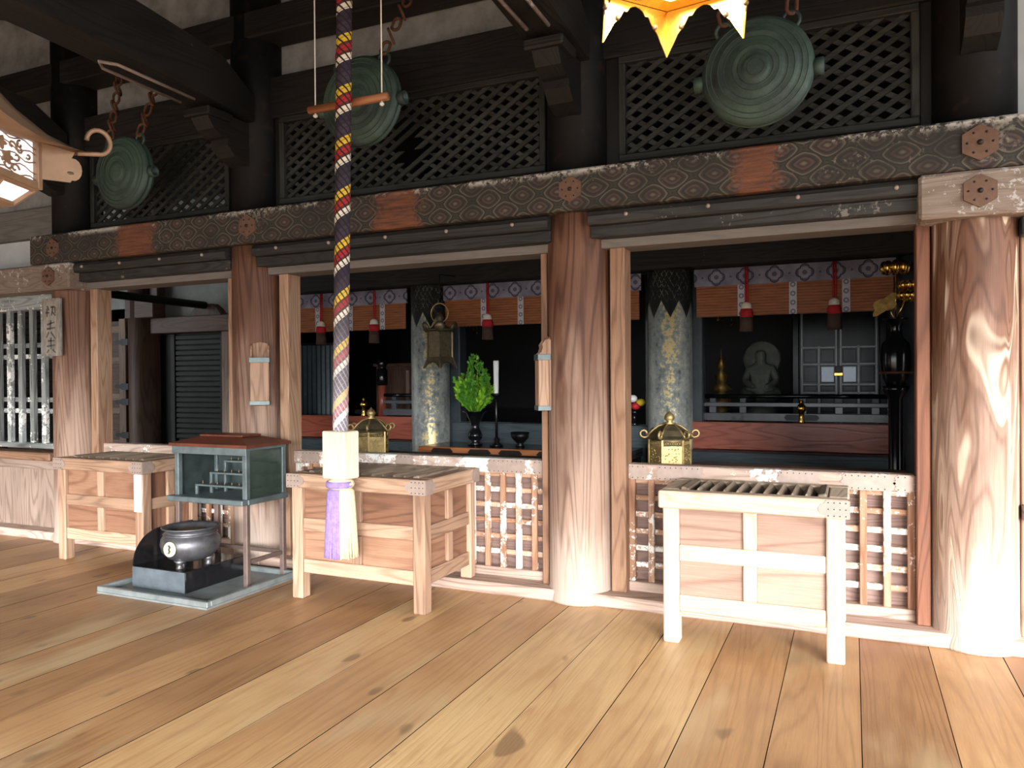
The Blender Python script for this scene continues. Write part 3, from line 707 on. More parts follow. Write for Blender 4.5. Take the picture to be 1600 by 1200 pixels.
for sx in (-1, 1):
    for sy in (-1, 1): piece('corner_post', cab, sx*hw-.02, sx*hw+.02, sy*hd-.02, sy*hd+.02, .625, .98, 'copper_green', .003)
    gl = obj('side_pane', MB().box(-.003, .003, -hd+.02, hd-.02, .627, .978), 'cabinet_glass' if sx > 0 else 'cabinet_dark', cab, (sx*(hw+.008), 0, 0))
piece('header', cab, -hw-.03, hw+.03, -hd-.035, -hd-.015, .945, 1.0, 'copper_green', .003)
for k in range(3):
    y0 = -.11+.095*k; z = .69+.082*k
    st = piece('rack_step', cab, -.25+.05*k, hw-.021, y0, y0+.10, z, z+.014, 'copper_green', .002)
    piece('step_riser', cab, -.25+.05*k, -.23+.05*k, y0, y0+.02, .626, z, 'copper_green', .002)
    mb = MB()
    for q in range(7): mb.lathe([(.004, 0), (.0025, .012), (.0004, .03)], 6, (-.20+.05*k+q*.072-(st.location.x), y0+.03-st.location.y, .007))
    obj('candle_pins', mb, 'bronze', st)['kind'] = 'stuff'
rf = MB(); e = (hw+.05, hd+.045, 1.0); tp = (.17, .075, 1.075)
vs = [(sx*e[0], sy*e[1], z) for z in (1.0, 1.022) for sx, sy in ((-1, -1), (1, -1), (1, 1), (-1, 1))]+[(sx*tp[0], sy*tp[1], tp[2]) for sx, sy in ((-1, -1), (1, -1), (1, 1), (-1, 1))]
rf.add(vs, [(3, 2, 1, 0)]+[(i, (i+1) % 4, (i+1) % 4+4, i+4) for i in range(4)]+[(i+4, (i+1) % 4+4, (i+1) % 4+8, i+8) for i in range(4)]+[(8, 9, 10, 11)])
roof = obj('roof', rf, 'copper_roof', cab)
obj('ridge_cap', MB().box(-.21, .21, -.10, .10, 1.068, 1.082, .003), 'copper_roof', roof)

blk = thing('incense_plinth', (-4.505, -.58, .012), 'polished black stone plinth with a curved wind guard under the incense burner', 'plinth')
obj('slab', MB().box(-.26, .26, -.28, .28, 0, .152, .006), 'stone_black', blk)
obj('front_face', MB().box(-.255, .255, -.284, -.280, .004, .148), 'stone_front', blk)
obj('wind_guard', MB().prism([(-.28, .152)]+[(-.02-.26*math.cos(math.radians(a)), .152+.24*math.sin(math.radians(a))) for a in range(0, 91, 10)]+[(.27, .392), (.27, .152)], 'X', -.26, -.25), 'stone_black', blk)
bn = thing('incense_burner', (-4.375, -.69, .164), 'round grey bronze incense burner with a gilt crest on three feet', 'incense burner')
prof = [(.0, .045), (.08, .045), (.15, .07), (.192, .115), (.205, .165), (.198, .205), (.175, .235), (.165, .245), (.165, .262), (.192, .278), (.198, .285), (.190, .290), (.160, .272), (.150, .25), (.0, .25)]
obj('bowl', MB().lathe(prof, 48), 'burner_grey', bn)
obj('neck_band', MB().lathe([(.180, .232), (.186, .238), (.180, .246)], 48), 'burner_grey', bn)
obj('ash_bed', MB().lathe([(.15, .248), (.1, .257), (0, .26)], 24), 'ash', bn)
for a in (-80, 40, 160):
    a = math.radians(a)
    obj('foot', MB().lathe([(.018, 0), (.026, .008), (.017, .022), (.022, .04), (.04, .062)], 12), 'burner_grey', bn, (.12*math.cos(a), .12*math.sin(a), 0))
cr = obj('crest', MB().lathe([(.052, 0), (.052, .006), (.046, .009), (0, .010)], 24, axis='Y'), 'cream_thread', bn, (.022, -.202, .158), (math.radians(-4), 0, math.radians(6)))
obj('crest_mark', MB().prism([(-.012, -.03), (.004, -.03), (.016, -.012), (.006, 0), (.016, .014), (.004, .03), (-.012, .03), (0, .012), (-.008, 0), (0, -.012)], 'Y', -.014, -.009), 'bronze_dark', cr)

# bell rope, its hanging bar, block and tassel -------------------------------
RX, RY = -2.965, -.80
rp = thing('bell_rope', (RX, RY, 0), 'thick twisted bell rope of yellow, red, white and purple bands ending in a tassel', 'rope')
mb = MB(); n = 40; zs = [1.15+.0375*i for i in range(100)]
vs = []; fs = []
for i, z in enumerate(zs):
    cx = .085*((z-1.15)/3.9)
    for k in range(n):
        a = 2*PI*k/n; r = .0485*(1+.045*math.cos(4*(a-2*PI*z/.318)))
        vs.append((cx+r*math.cos(a), r*math.sin(a), z))
for i in range(len(zs)-1):
    for k in range(n): fs.append((i*n+k, i*n+(k+1) % n, (i+1)*n+(k+1) % n, (i+1)*n+k))
mb.add(vs, fs, True); obj('rope', mb, 'bell_rope', rp)
obj('wooden_sleeve', MB().box(-.095, .095, -.07, .07, .875, 1.175, .008), 'sleeve', rp, (-.0, 0, 0), (0, 0, math.radians(-8)))
obj('tassel_knot', MB().lathe([(.02, .80), (.062, .806), (.082, .822), (.086, .84), (.078, .86), (.05, .878), (.02, .884)], 28), 'cream_thread', rp)
obj('knot_wrap', MB().lathe([(.0825, .818), (.088, .828), (.0885, .842), (.083, .858)], 28), 'purple_thread', rp, (-.004, -.004, 0))
for nm, m, rng in (('purple_strands', 'purple_thread', (125, 300)), ('cream_strands', 'cream_thread', (-60, 125))):
    mb = MB()
    for ring, (rt, rb) in enumerate(((.068, .098), (.05, .08), (.03, .06))):
        cnt = int((rng[1]-rng[0])/(6 if ring == 0 else 10))
        for k in range(cnt):
            a = math.radians(rng[0]+(rng[1]-rng[0])*(k+.5)/cnt); j = random.uniform(-.006, .006)
            pts = [(rt*.8*math.cos(a), rt*.8*math.sin(a), .815), (rt*1.15*math.cos(a), rt*1.15*math.sin(a), .79)]
            for q in range(1, 5):
                f = q/4; r = rt*1.2+(rb-rt*1.2)*f; pts.append(((r+j*f)*math.cos(a), (r+j*f)*math.sin(a), .78-.40*f+random.uniform(-.008, .008)*(q == 4)))
            mb.tube(pts, .0066, 5)
    o = obj(nm, mb, m, rp); o['kind'] = 'stuff'
bar = thing('hanging_bar', (-2.955, -.70, 3.275), 'brown wooden bar hung on two white cords beside the bell rope', 'bar')
obj('bar', MB().tube([(-.31, 0, 0), (.30, 0, 0)], .026, 14), 'stick', bar, axis='X')
for x in (-.262, .255):
    c = obj('cord', MB().tube([(0, 0, -.03), (0, 0, 1.55)], .005, 6), 'cord', bar, (x, -.0, 0))
    obj('knot', MB().sphere((0, 0, -.042), .016, 10, 6, 1, 1, .8), 'cord', c)
obj('cross_plate', MB().box(-.3, .3, -.03, .03, 1.55, 1.58), 'blackbeam', bar, axis='X')

# gongs ---------------------------------------------------------------------
LINK = None
def gong(x, y, z, R, lab):
    global LINK
    t = thing('temple_gong', (x, y, z), lab, 'gong', 'verdigris gongs hung on chains')
    q_ = R/.29; pr = [(0, .088), (.055*q_, .089), (.072*q_, .086), (.076*q_, .081), (.11*q_, .083), (.15*q_, .080), (.154*q_, .075), (.19*q_, .076), (.222*q_, .070), (.226*q_, .064), (.262*q_, .062), (.285*q_, .050), (.292*q_, .040), (R*1.035, .030), (R*1.04, .012), (R*1.0, .004), (R*1.0, 0)]
    full = pr+[(r, -z_) for r, z_ in pr[::-1][1:]]
    obj('bell_body', MB().lathe(full, 56, axis='Y'), 'verdigris', t)
    rr = MB()
    for q, dy in ((.045, .089), (.095, .083), (.125, .082), (.172, .0765), (.205, .074), (.245, .064), (.272, .058)):
        rr.tube([(q*q_*math.cos(2*PI*k/48), -dy, q*q_*math.sin(2*PI*k/48)) for k in range(48)], .0028, 5, closed=True)
    obj('raised_rings', rr, 'verdigris', t)
    for s_ in (-1, 1):
        obj('side_eye', MB().lathe([(.034, 0), (.046, .02), (.046, .06), (.03, .062), (.028, .02)], 16, axis='X'), 'verdigris', t, (s_*(R+(.0 if s_ > 0 else 0))*.985, 0, -.02), (0, 0 if s_ > 0 else PI, 0))
        a = math.radians(90-s_*38)
        lx, lz = R*math.cos(a), R*math.sin(a)
        obj('lug', MB().tube([(lx+.045*math.cos(2*PI*k/16), 0, lz+.03+.045*math.sin(2*PI*k/16)) for k in range(16)], .012, 7, closed=True), 'verdigris', t)
        if LINK is None:
            LINK = MB().tube([(.027*math.cos(a_)+0, 0, (.036*math.sin(a_))+(.02 if math.sin(a_) > 0 else -.02)) for a_ in [2*PI*k/16 for k in range(16)]], .011, 6, closed=True).mesh('chain_link', MATS['rust'])
        top = Vector((lx+s_*.10, .20, 4.235-z)); bot = Vector((lx, 0, lz+.085))
        v = top-bot; nl = int(v.length/.092)
        for k in range(nl):
            p = bot+v*((k+.3)/nl); rx = math.atan2(-v.y, v.z)
            put('chain_link', LINK, t, p, (rx, math.atan2(v.x, v.z), (PI/2 if k % 2 else 0)+.3))
        obj('beam_hook', MB().tube([top+Vector((0, 0, -.05)), top+Vector((0, .02, 0)), top+Vector((0, .10, .03)), top+Vector((0, .16, .04))], .011, 7), 'rust', t)
    return t
gong(-5.48, -.30, 3.215, .285, 'green bronze gong at far left by the hanging white panelled lantern')
gong(-3.13, -.30, 3.44, .30, 'green bronze gong behind the bell rope and hanging bar')
gong(-.48, -.30, 3.20, .29, 'green bronze gong half behind the bright gold lantern')

# hexagonal lanterns under the roof -------------------------------------------
def hexpt(r, k, z, a0): a = a0+k*PI/3; return (r*math.cos(a), r*math.sin(a), z)
def chain(t, z0, z1):
    obj('hanging_rod', MB().tube([(0, 0, z0), (0, 0, z1)], .008, 8), 'bronze_dark', t)
def gold_lantern(x, y, ztip, a0):
    t = thing('gold_lantern', (x, y, ztip), 'bright gold hexagonal lantern with pointed drop skirt hanging at the top', 'lantern')
    R = .225; zb = .155
    for k in range(6):
        A = Vector(hexpt(R, k, zb, a0)); B = Vector(hexpt(R, k+1, zb, a0)); mid = (A+B)/2; out = mid.copy(); out.z = 0; out.normalize()
        e = (B-A); Ln = e.length; e.normalize(); prof = []
        for q in range(0, 21):
            u = q/20; d = abs(u-.5)*2; dz = zb*(.18+.82*d**1.7) if d < .98 else zb
            dz += .006*math.sin(d*26)*(1 if .25 < d < .8 else 0); prof.append((u, dz))
        vs = []
        for th in (0, .0035):
            for u, dz in prof:
                flare = .10*(dz/zb)**1.3*0.28
                p = A+e*(Ln*u); sc = 1+flare
                vs.append((p.x*sc+out.x*th, p.y*sc+out.y*th, zb-dz)); vs.append((p.x+out.x*th, p.y+out.y*th, zb))
        N = len(prof); fs = []
        for s_ in (0, 1):
            o = s_*2*N
            for q in range(N-1): fs.append((o+2*q, o+2*q+2, o+2*q+3, o+2*q+1))
        for q in range(N-1): fs.append((2*q, 2*q+2, 2*N+2*q+2, 2*N+2*q))
        sk = obj('skirt_panel', MB().add(vs, fs), 'gold', t)
        for u in (.20, .80):                                       # pierced heart marks
            p = A+e*(Ln*u); obj('heart_piercing', MB().sphere((p.x*1.012, p.y*1.012, zb-.075), .0085, 8, 6), 'bronze_dark', sk)
    hexp = lambda r: [(r*math.cos(a0+k*PI/3), r*math.sin(a0+k*PI/3)) for k in range(6)]
    ring = MB(); o_, i_ = hexp(R*.99), hexp(R*.72)
    for k in range(6):
        j = (k+1) % 6
        ring.prism([o_[k], o_[j], i_[j], i_[k]], 'Z', zb-.02, zb)
    obj('base_frame', ring, 'gold', t)
    obj('bulb', MB().sphere((0, 0, zb+.09), .035, 14, 10), 'lamp_glow', t)
    lp = bpy.data.lights.new('lantern_lamp', 'POINT'); lp.energy = 4.5; lp.color = (1, .93, .78); lp.shadow_soft_size = .035
    lo = bpy.data.objects.new('lantern_lamp', lp); COL.objects.link(lo); lo.parent = t; lo.location = (0, 0, zb+.045)
    for k in range(6):
        A = Vector(hexpt(R*.86, k, 0, a0)); B = Vector(hexpt(R*.86, k+1, 0, a0)); c = (A+B)/2; ang = math.atan2(B.y-A.y, B.x-A.x)
        wl = (B-A).length
        obj('corner_post', MB().box(-.012, .012, -.012, .012, zb, zb+.36), 'gold', t, (A.x, A.y, 0), (0, 0, ang))
        pn = obj('openwork_panel', MB().box(-wl/2+.012, wl/2-.012, -.004, .004, zb+.02, zb+.34), 'lit_paper', t, (c.x, c.y, 0), (0, 0, ang))
    rf = MB(); prof = [(.36, zb+.36), (.345, zb+.375), (.25, zb+.43), (.15, zb+.52), (.06, zb+.62), (0, zb+.63)]
    rf.lathe(prof, 6, smooth=False, a0=a0); obj('roof', rf, 'gold', t)
    chain(t, zb+.6, 4.40-ztip)
    return t
def panel_lantern(x, y, zb, a0):
    t = thing('panelled_lantern', (x, y, zb), 'bronze lantern with lit white openwork panels and curled roof corners at upper left', 'lantern')
    R = .265; H = .162; N = 4
    hexpt = lambda r, k, z, a0: (r*math.cos(a0+k*2*PI/N), r*math.sin(a0+k*2*PI/N), z)
    for k in range(N):
        A = Vector(hexpt(R, k, 0, a0)); B = Vector(hexpt(R, k+1, 0, a0)); c = (A+B)/2; ang = math.atan2(B.y-A.y, B.x-A.x); wl = (B-A).length
        obj('corner_post', MB().box(-.014, .014, -.014, .014, -.01, H+.02, .003), 'lantern_bronze', t, (A.x, A.y, 0), (0, 0, ang))
        pn = obj('panel', MB().box(-wl/2+.012, wl/2-.012, .006, .010, .012, H), 'lit_paper', t, (c.x, c.y, 0), (0, 0, ang))
        tr_ = MB(); rng = random.Random(k+3)                     # scrolling openwork in front of the paper
        for q in range(16):
            cx, cz, r = rng.uniform(-wl/2+.04, wl/2-.04), rng.uniform(.03, H-.02), rng.uniform(.012, .03); s0 = rng.uniform(0, 6)
            tr_.tube([(cx+r*(1-.12*i)*math.cos(s0+i*.75), -.002, cz+r*.8*(1-.12*i)*math.sin(s0+i*.75)) for i in range(8)], .0042, 4)
        for q in range(5):
            zc = .02+q*.03; tr_.tube([(-wl/2+.015+i*(wl-.03)/12, -.002, zc+.008*math.sin(i*1.3+q*2)) for i in range(13)], .0026, 4)
        for q in range(2):                                       # leaf shaped bosses
            cx, cz = rng.uniform(-.06, .06), rng.uniform(.04, .11)
            tr_.prism([(cx+.026*math.cos(a_)*(1+.3*math.cos(5*a_)), cz+.020*math.sin(a_)*(1+.3*math.cos(5*a_))) for a_ in [2*PI*i/20 for i in range(20)]], 'Y', -.006, -.001)
        obj('openwork', tr_, 'lantern_bronze', pn)
        for z0, z1 in ((-.012, .014), (H-.004, H+.02)): obj('frame_bar', MB().box(-wl/2, wl/2, -.012, .012, z0, z1, .002), 'lantern_bronze', t, (c.x, c.y, 0), (0, 0, ang))
        # lower sloped window
        A2 = Vector(hexpt(R*.70, k, -.075, a0)); B2 = Vector(hexpt(R*.70, k+1, -.075, a0))
        A3 = Vector(hexpt(R*.97, k, -.012, a0)); B3 = Vector(hexpt(R*.97, k+1, -.012, a0))
        fr = MB()
        for p, q in ((A2, B2), (A3, B3), (A2, A3), ((A2+B2)/2, (A3+B3)/2)): fr.tube([p, q], .011, 6, smooth=False)
        lw = obj('lower_frame', fr, 'lantern_bronze', t)
        s_ = .985
        pv = [tuple(v*s_) for v in (A3, B3, B2, A2)]
        obj('lower_pane', MB().add(pv+[(a*.98, b*.98, c_+.004) for a, b, c_ in pv], [(0, 1, 2, 3), (7, 6, 5, 4), (0, 1, 5, 4), (1, 2, 6, 5), (2, 3, 7, 6), (3, 0, 4, 7)]), 'lit_paper', lw)
    obj('bottom_plate', MB().prism([(R*.7*math.cos(a0+k*2*PI/N), R*.7*math.sin(a0+k*2*PI/N)) for k in range(N)], 'Z', -.085, -.075), 'lantern_bronze', t)
    # concave hexagonal roof
    rf = MB(); rings = [(.45, .160), (.39, .168), (.30, .20), (.20, .27), (.11, .36), (.05, .43)]
    vs = []; fs = []
    for r, z in rings:
        for k in range(N):
            for h in range(6):
                f = h/6; a = Vector(hexpt(r, k, z, a0)); b = Vector(hexpt(r, k+1, z, a0)); p = a.lerp(b, f)
                sag = (1-abs(2*f-1)) if f else 0
                cr_ = math.sin(PI*f); p.x *= 1-.04*cr_*(r/.45); p.y *= 1-.04*cr_*(r/.45); p.z -= .03*cr_*(r/.45)**2
                vs.append(tuple(p))
    n = 6*N
    for i in range(len(rings)-1):
        for k in range(n): fs.append((i*n+k, i*n+(k+1) % n, (i+1)*n+(k+1) % n, (i+1)*n+k))
    base = len(vs)
    for k in range(n): vs.append((vs[k][0]*.62, vs[k][1]*.62, vs[k][2]+.008))
    for k in range(n): fs.append((k, base+k, base+(k+1) % n, (k+1) % n))
    rf.add(vs, fs, True); roof = obj('roof', rf, 'lantern_bronze', t)
    for k in range(N):
        a = a0+k*2*PI/N; u = Vector((math.cos(a), math.sin(a), 0)); pts = []
        for i in range(15):
            w = math.radians(-75+255*i/14); pts.append(u*(.475+.042*math.cos(w))+Vector((0, 0, .208+.046*math.sin(w))))
        pts = [u*.40+Vector((0, 0, .150))]+pts
        obj('corner_curl', MB().tube(pts, [.009]*len(pts), 7), 'lantern_bronze', roof)
        tab = []
        for i in range(9):
            w = math.radians(-100+200*i/8); tab.append((.385+.03*math.cos(w), .085+.042*math.sin(w)))
        mt = MB().prism([(.262, .165), (.262, .03), (.375, .035)]+tab+[(.39, .15)], 'Y', -.004, .004)
        o = obj('corner_tab', mt, 'lantern_bronze', roof, (0, 0, 0), (0, 0, a))
        obj('tab_piercing', MB().sphere((.375, 0, .07), .012, 8, 6, 1.3, .6, .6), 'bronze_dark', o)
    obj('finial', MB().lathe([(.05, .42), (.03, .45), (.055, .49), (.04, .53), (0, .57)], 16), 'lantern_bronze', t)
    chain(t, .56, 4.40-zb)
    return t

# slip holders on the columns ---------------------------------------------------
def slip_holder(x, y, z, rz, lab):
    t = thing('slip_holder', (x, y, z), lab, 'slip holder', None, rz)
    w = .072
    obj('back_board', MB().prism([(-w, 0), (w, 0), (w, .47), (.05, .49), (0, .50), (-.05, .49), (-w, .47)], 'Y', -.012, 0), 'jamb', t)
    obj('trough', MB().box(-w, w, -.085, -.013, .0, .36, .004), 'box', t)
    for s_ in (-1, 1):
        obj('cheek', MB().prism([(-.012, .36), (-.085, .36), (-.085, .375), (-.065, .39), (-.055, .42), (-.06, .44), (-.04, .47), (-.012, .48)], 'X', min(s_*w, s_*(w-.012)), max(s_*w, s_*(w-.012))), 'jamb', t)
    for z0, z1, g in ((.335, .375, .006), (-.004, .028, .005)):
        b = obj('metal_band', MB().box(-w-g, w+g, -.085-g, -.002, z0, z1, .002), 'copper_green', t)
    return t
slip_holder(-4.355, .02, 1.305, math.radians(36), 'wooden slip holder with green metal bands facing out on the column by the candle cabinet')
slip_holder(-1.885, .075, 1.285, math.radians(-58), 'wooden slip holder seen side-on on the bleached foot column in the middle')

# grey carved signboard ------------------------------------------------------------
sg = thing('carved_signboard', (-6.735, -.052, 1.735), 'grey weathered signboard with worn carved characters on the leftmost column', 'sign')
obj('board', MB().box(-.12, .12, -.03, 0, 0, .53, .006), 'grey_signboard', sg)
for a in ((-.115, .115, .0, .018), (-.115, .115, .512, .53)): obj('raised_border', MB().box(a[0], a[1], -.036, -.03, a[2], a[3]), 'grey_signboard', sg)
for a in (-.115, .10): obj('raised_border', MB().box(a, a+.015, -.036, -.03, .018, .512), 'grey_signboard', sg)
def strokes(parent, segs, y, mat, w=.006):
    mb = MB()
    for (x0, z0, x1, z1) in segs:
        d = Vector((x1-x0, z1-z0)); L_ = d.length; d /= L_; nrm = Vector((-d.y, d.x))*w
        mb.prism([(x0-nrm.x, z0-nrm.y), (x1-nrm.x*.6, z1-nrm.y*.6), (x1+nrm.x*.6, z1+nrm.y*.6), (x0+nrm.x, z0+nrm.y)], 'Y', y-.002, y)
    return obj('carved_characters', mb, mat, parent)
strokes(sg, [(-.05, .46, -.02, .42), (-.05, .44, -.05, .36), (-.065, .40, -.02, .40), (.0, .45, .06, .45), (.03, .46, .01, .37), (.015, .41, .065, .37), (.06, .45, .06, .39),
             (-.05, .29, .05, .31), (0, .33, -.01, .24), (-.055, .25, .055, .26), (-.03, .22, -.06, .17), (.0, .22, .06, .16),
             (-.04, .14, .05, .14), (0, .17, 0, .06), (-.055, .09, .055, .10), (-.03, .06, -.055, .03), (.02, .06, .06, .03)], -.0303, 'sign_carving', .009)

gold_lantern(-.43, -2.66, 2.475, 1.94); panel_lantern(-2.822, -3.165, 2.215, 1.217)
# ================================================================== INSIDE THE HALL
IX = [-9.15, -6.72, -4.51, -1.70, .62]; IY = 3.0
INNER = ['brown inner column beside the hinged door at far left', 'dark inner column hidden behind the slip holder column', 'inner column with flaking gilt below the hanging lantern, behind the sprig vase',
         'inner column of worn silver leaf behind the small bronze lantern', 'dark inner column at the right end of the altar railing']
for i, x in enumerate(IX):
    t = thing('inner_column', (x, IY, .25), INNER[i], 'column')
    obj('shaft', MB().lathe([(.235, 0), (.225, .1), (.225, 3.7)], 36), 'innerbrown' if i == 0 else ('gilded_column' if i in (2, 3) else 'dark_post'), t, (0, 0, -.25 if False else 0), (0, 0, {2: .50, 3: .2}.get(i, 0)))
    if i > 1: obj('backing_post', MB().box(-.30, .30, .16, .34, 0, 3.7, .01), 'dark_post', t)
# plinth course, red boards and the altar platform
for a, b, lab in ((-6.72, -4.51, 'left'), (-1.70, .62, 'right')):
    s = {'left': 'behind the bell rope', 'right': 'below the altar railing at right'}[lab]
    tag(piece('altar_sill', None, a+.2, b-.2, 2.88, 3.10, .25, .765, 'tealsill', .008), 'dark blue black sill beam '+s, 'beam')
    tag(piece('altar_board', None, a+.2, b-.2, 3.10, 3.16, .77, 1.045, 'redboard', .006), 'polished red brown board '+s, 'board')
tag(piece('altar_sill', None, -4.3, -1.9, 3.12, 3.3, .25, .99, 'tealsill', .008), 'dark sill beam behind the sprig vase and candle', 'beam')
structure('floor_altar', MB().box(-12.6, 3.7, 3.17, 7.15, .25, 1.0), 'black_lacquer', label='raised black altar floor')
# head beams, blinds with brocade
structure('wall_transom', MB().box(-6.7, 3.8, 2.98, 3.04, 2.56, 4.0), 'black_paint', label='black boarding above the blinds')
tb = piece('transom_beam', None, -6.9, 3.7, 2.74, 2.98, 2.57, 2.80, 'blackbeam', .01); tag(tb, 'black inner head beam above the brocade edged blinds', 'beam')
def blind(a, b, y, strips, tassels, lab):
    t = thing('bamboo_blind', (0, y, 0), lab, 'blind', 'orange bamboo blinds with brocade borders')
    obj('brocade_band', MB().box(a, b, -.012, .012, -.085, .085), 'brocade', t, (0, 0, 2.475))
    xs = [a]+[s for s in strips]+[b]
    for p, q in zip(xs[:-1], xs[1:]): obj('blind_panel', MB().box(-(q-p)/2+.02, (q-p)/2-.02, -.006, .006, -.15, .15), 'bamboo_blind', t, ((p+q)/2, 0, 2.24))
    for s in strips: obj('brocade_strip', MB().box(-.034, .034, -.010, .010, -.15, .15), 'brocade_strip', t, (s, 0, 2.24))
    for s in tassels:
        c = obj('tassel_cord', MB().tube([(-.008, -.03, 2.56), (-.008, -.035, 2.2)], .008, 6).tube([(.012, -.03, 2.56), (.012, -.035, 2.2)], .008, 6), 'red_thread', t, (s, 0, 0))
        obj('tassel_head', MB().lathe([(.015, 2.22), (.045, 2.20), (.052, 2.15)], 14), 'white_thread', c, (0, -.035, 0))
        obj('tassel_collar', MB().lathe([(.053, 2.152), (.062, 2.12), (.062, 2.07)], 14), 'red_thread', c, (0, -.035, 0))
        obj('tassel_fringe', MB().lathe([(.060, 2.07), (.062, 2.0), (.066, 1.93), (.02, 1.93)], 14), 'dark_thread', c, (0, -.035, 0))
    return t
blind(-1.43, .36, 2.90, (-.98, -.51, -.05), (-.93, -.15), 'orange bamboo blind with brocade border over the altar railing at right')
blind(-4.27, -1.97, 2.90, (-3.76, -3.31, -2.85, -2.4), (-3.70,), 'orange bamboo blind with brocade border above the green sprigs')
blind(-6.5, -4.76, 2.90, (-6.05, -5.56, -5.1), (-5.98, -5.2), 'orange bamboo blind with brocade border behind the bell rope')

# altar railing
def railing(a, b, y, lab, posts, finials):
    t = thing('altar_railing', (0, y, 0), lab, 'railing', 'low black altar railings')
    piece('base_rail', t, a, b, -.035, .035, 1.05, 1.13, 'rail_lacquer', .004)
    piece('mid_rail', t, a, b, -.02, .02, 1.195, 1.235, 'rail_lacquer', .004)
    obj('top_rail', MB().tube([(a, 0, 1.30), (b, 0, 1.30)], .022, 10), 'black_lacquer', t, axis='X')
    for x in posts:
        piece('rail_post', t, x-.035, x+.035, -.025, .025, 1.13, 1.195, 'rail_lacquer', .003)
        piece('rail_block', t, x-.03, x+.03, -.02, .02, 1.236, 1.28, 'tealsill', .003)
    for x in finials:
        obj('gilt_finial', MB().lathe([(.028, 1.03), (.034, 1.05), (.022, 1.08), (.024, 1.14), (.040, 1.16), (.046, 1.19), (.03, 1.22), (.012, 1.235), (.018, 1.25), (.0, 1.275)], 16), 'gold', t, (x, -.06, 0))
        obj('rail_plate', MB().prism([(-.14, -.03), (.14, -.03), (.165, 0), (.14, .03), (-.14, .03), (-.165, 0)], 'Y', -.039, -.035), 'iron_black', t, (x, 0, 1.09))
railing(-1.45, .36, 3.30, 'low black altar railing with a gilt finial at right', (-1.32, -1.02, -.45, -.12, .2), (-.46,))
railing(-5.35, -4.75, 3.30, 'short black altar railing behind the small bronze lantern on the left', (-5.2, -4.9), (-5.62,))
nw = thing('newel_post', (-5.55, 3.55, 1.0), 'dark red newel post with black knob behind the bell rope', 'post')
obj('post', MB().lathe([(.055, 0), (.055, .42)], 16), 'redboard', nw)
obj('cap', MB().lathe([(.06, .42), (.075, .44), (.07, .62), (.05, .64), (.05, .655), (.075, .70), (.06, .745), (0, .77)], 16), 'black_lacquer', nw)
for x, lab in ((-5.85, 'dark carved panel left of the newel post'), (-5.2, 'dark carved panel right of the newel post')):
    ap = thing('carved_screen', (x, 4.3, 1.0), lab, 'panel')
    piece('board', ap, -.28, .28, -.03, .03, 0, .68, 'innerbrown', .004); piece('upright', ap, .22, .27, -.05, -.03, 0, .62, 'weathered', .003); piece('cap_rail', ap, -.32, .32, -.05, .05, .68, .72, 'innerbrown', .004)

# table with vase of sprigs, candle and bowl
tb_ = thing('altar_table', (-3.1, 2.62, .295), 'low black table with an orange wood edge and dark metal plates', 'table')
piece('top', tb_, -1.14, 1.14, -.30, .28, .40, .44, 'black_lacquer', .004)
piece('edge_board', tb_, -1.15, 1.15, -.345, -.30, .39, .485, 'orangewood', .006)
piece('top_board', tb_, -1.14, 1.14, -.30, .28, .44, .485, 'black_lacquer', .004)
for x in (-.86, -.42, -.07, .35, .8):
    obj('edge_plate', MB().prism([(-.10, -.036), (.10, -.036), (.115, -.01), (.135, 0), (.115, .02), (.10, .036), (-.10, .036), (-.115, .02), (-.135, 0), (-.115, -.01)], 'Y', -.350, -.345), 'plate_dark', tb_, (x, 0, .437))
for sx in (-1, 1):
    for y in (-.26, .24): piece('leg', tb_, sx*1.08-.04, sx*1.08+.04, y-.04, y+.04, -.045, .39, 'black_lacquer', .005)
TZ = .781
vs_ = thing('sprig_vase', (-3.74, 2.62, TZ), 'black vase holding bright green cypress sprigs on the altar table', 'vase')
obj('vase', MB().lathe([(.075, 0), (.085, .012), (.05, .035), (.075, .075), (.082, .11), (.062, .15), (.045, .19), (.055, .25), (.085, .31), (.10, .345), (.135, .36), (.135, .368), (.09, .36), (.05, .30), (0, .28)], 28), 'black_lacquer', vs_)
rng = random.Random(11)
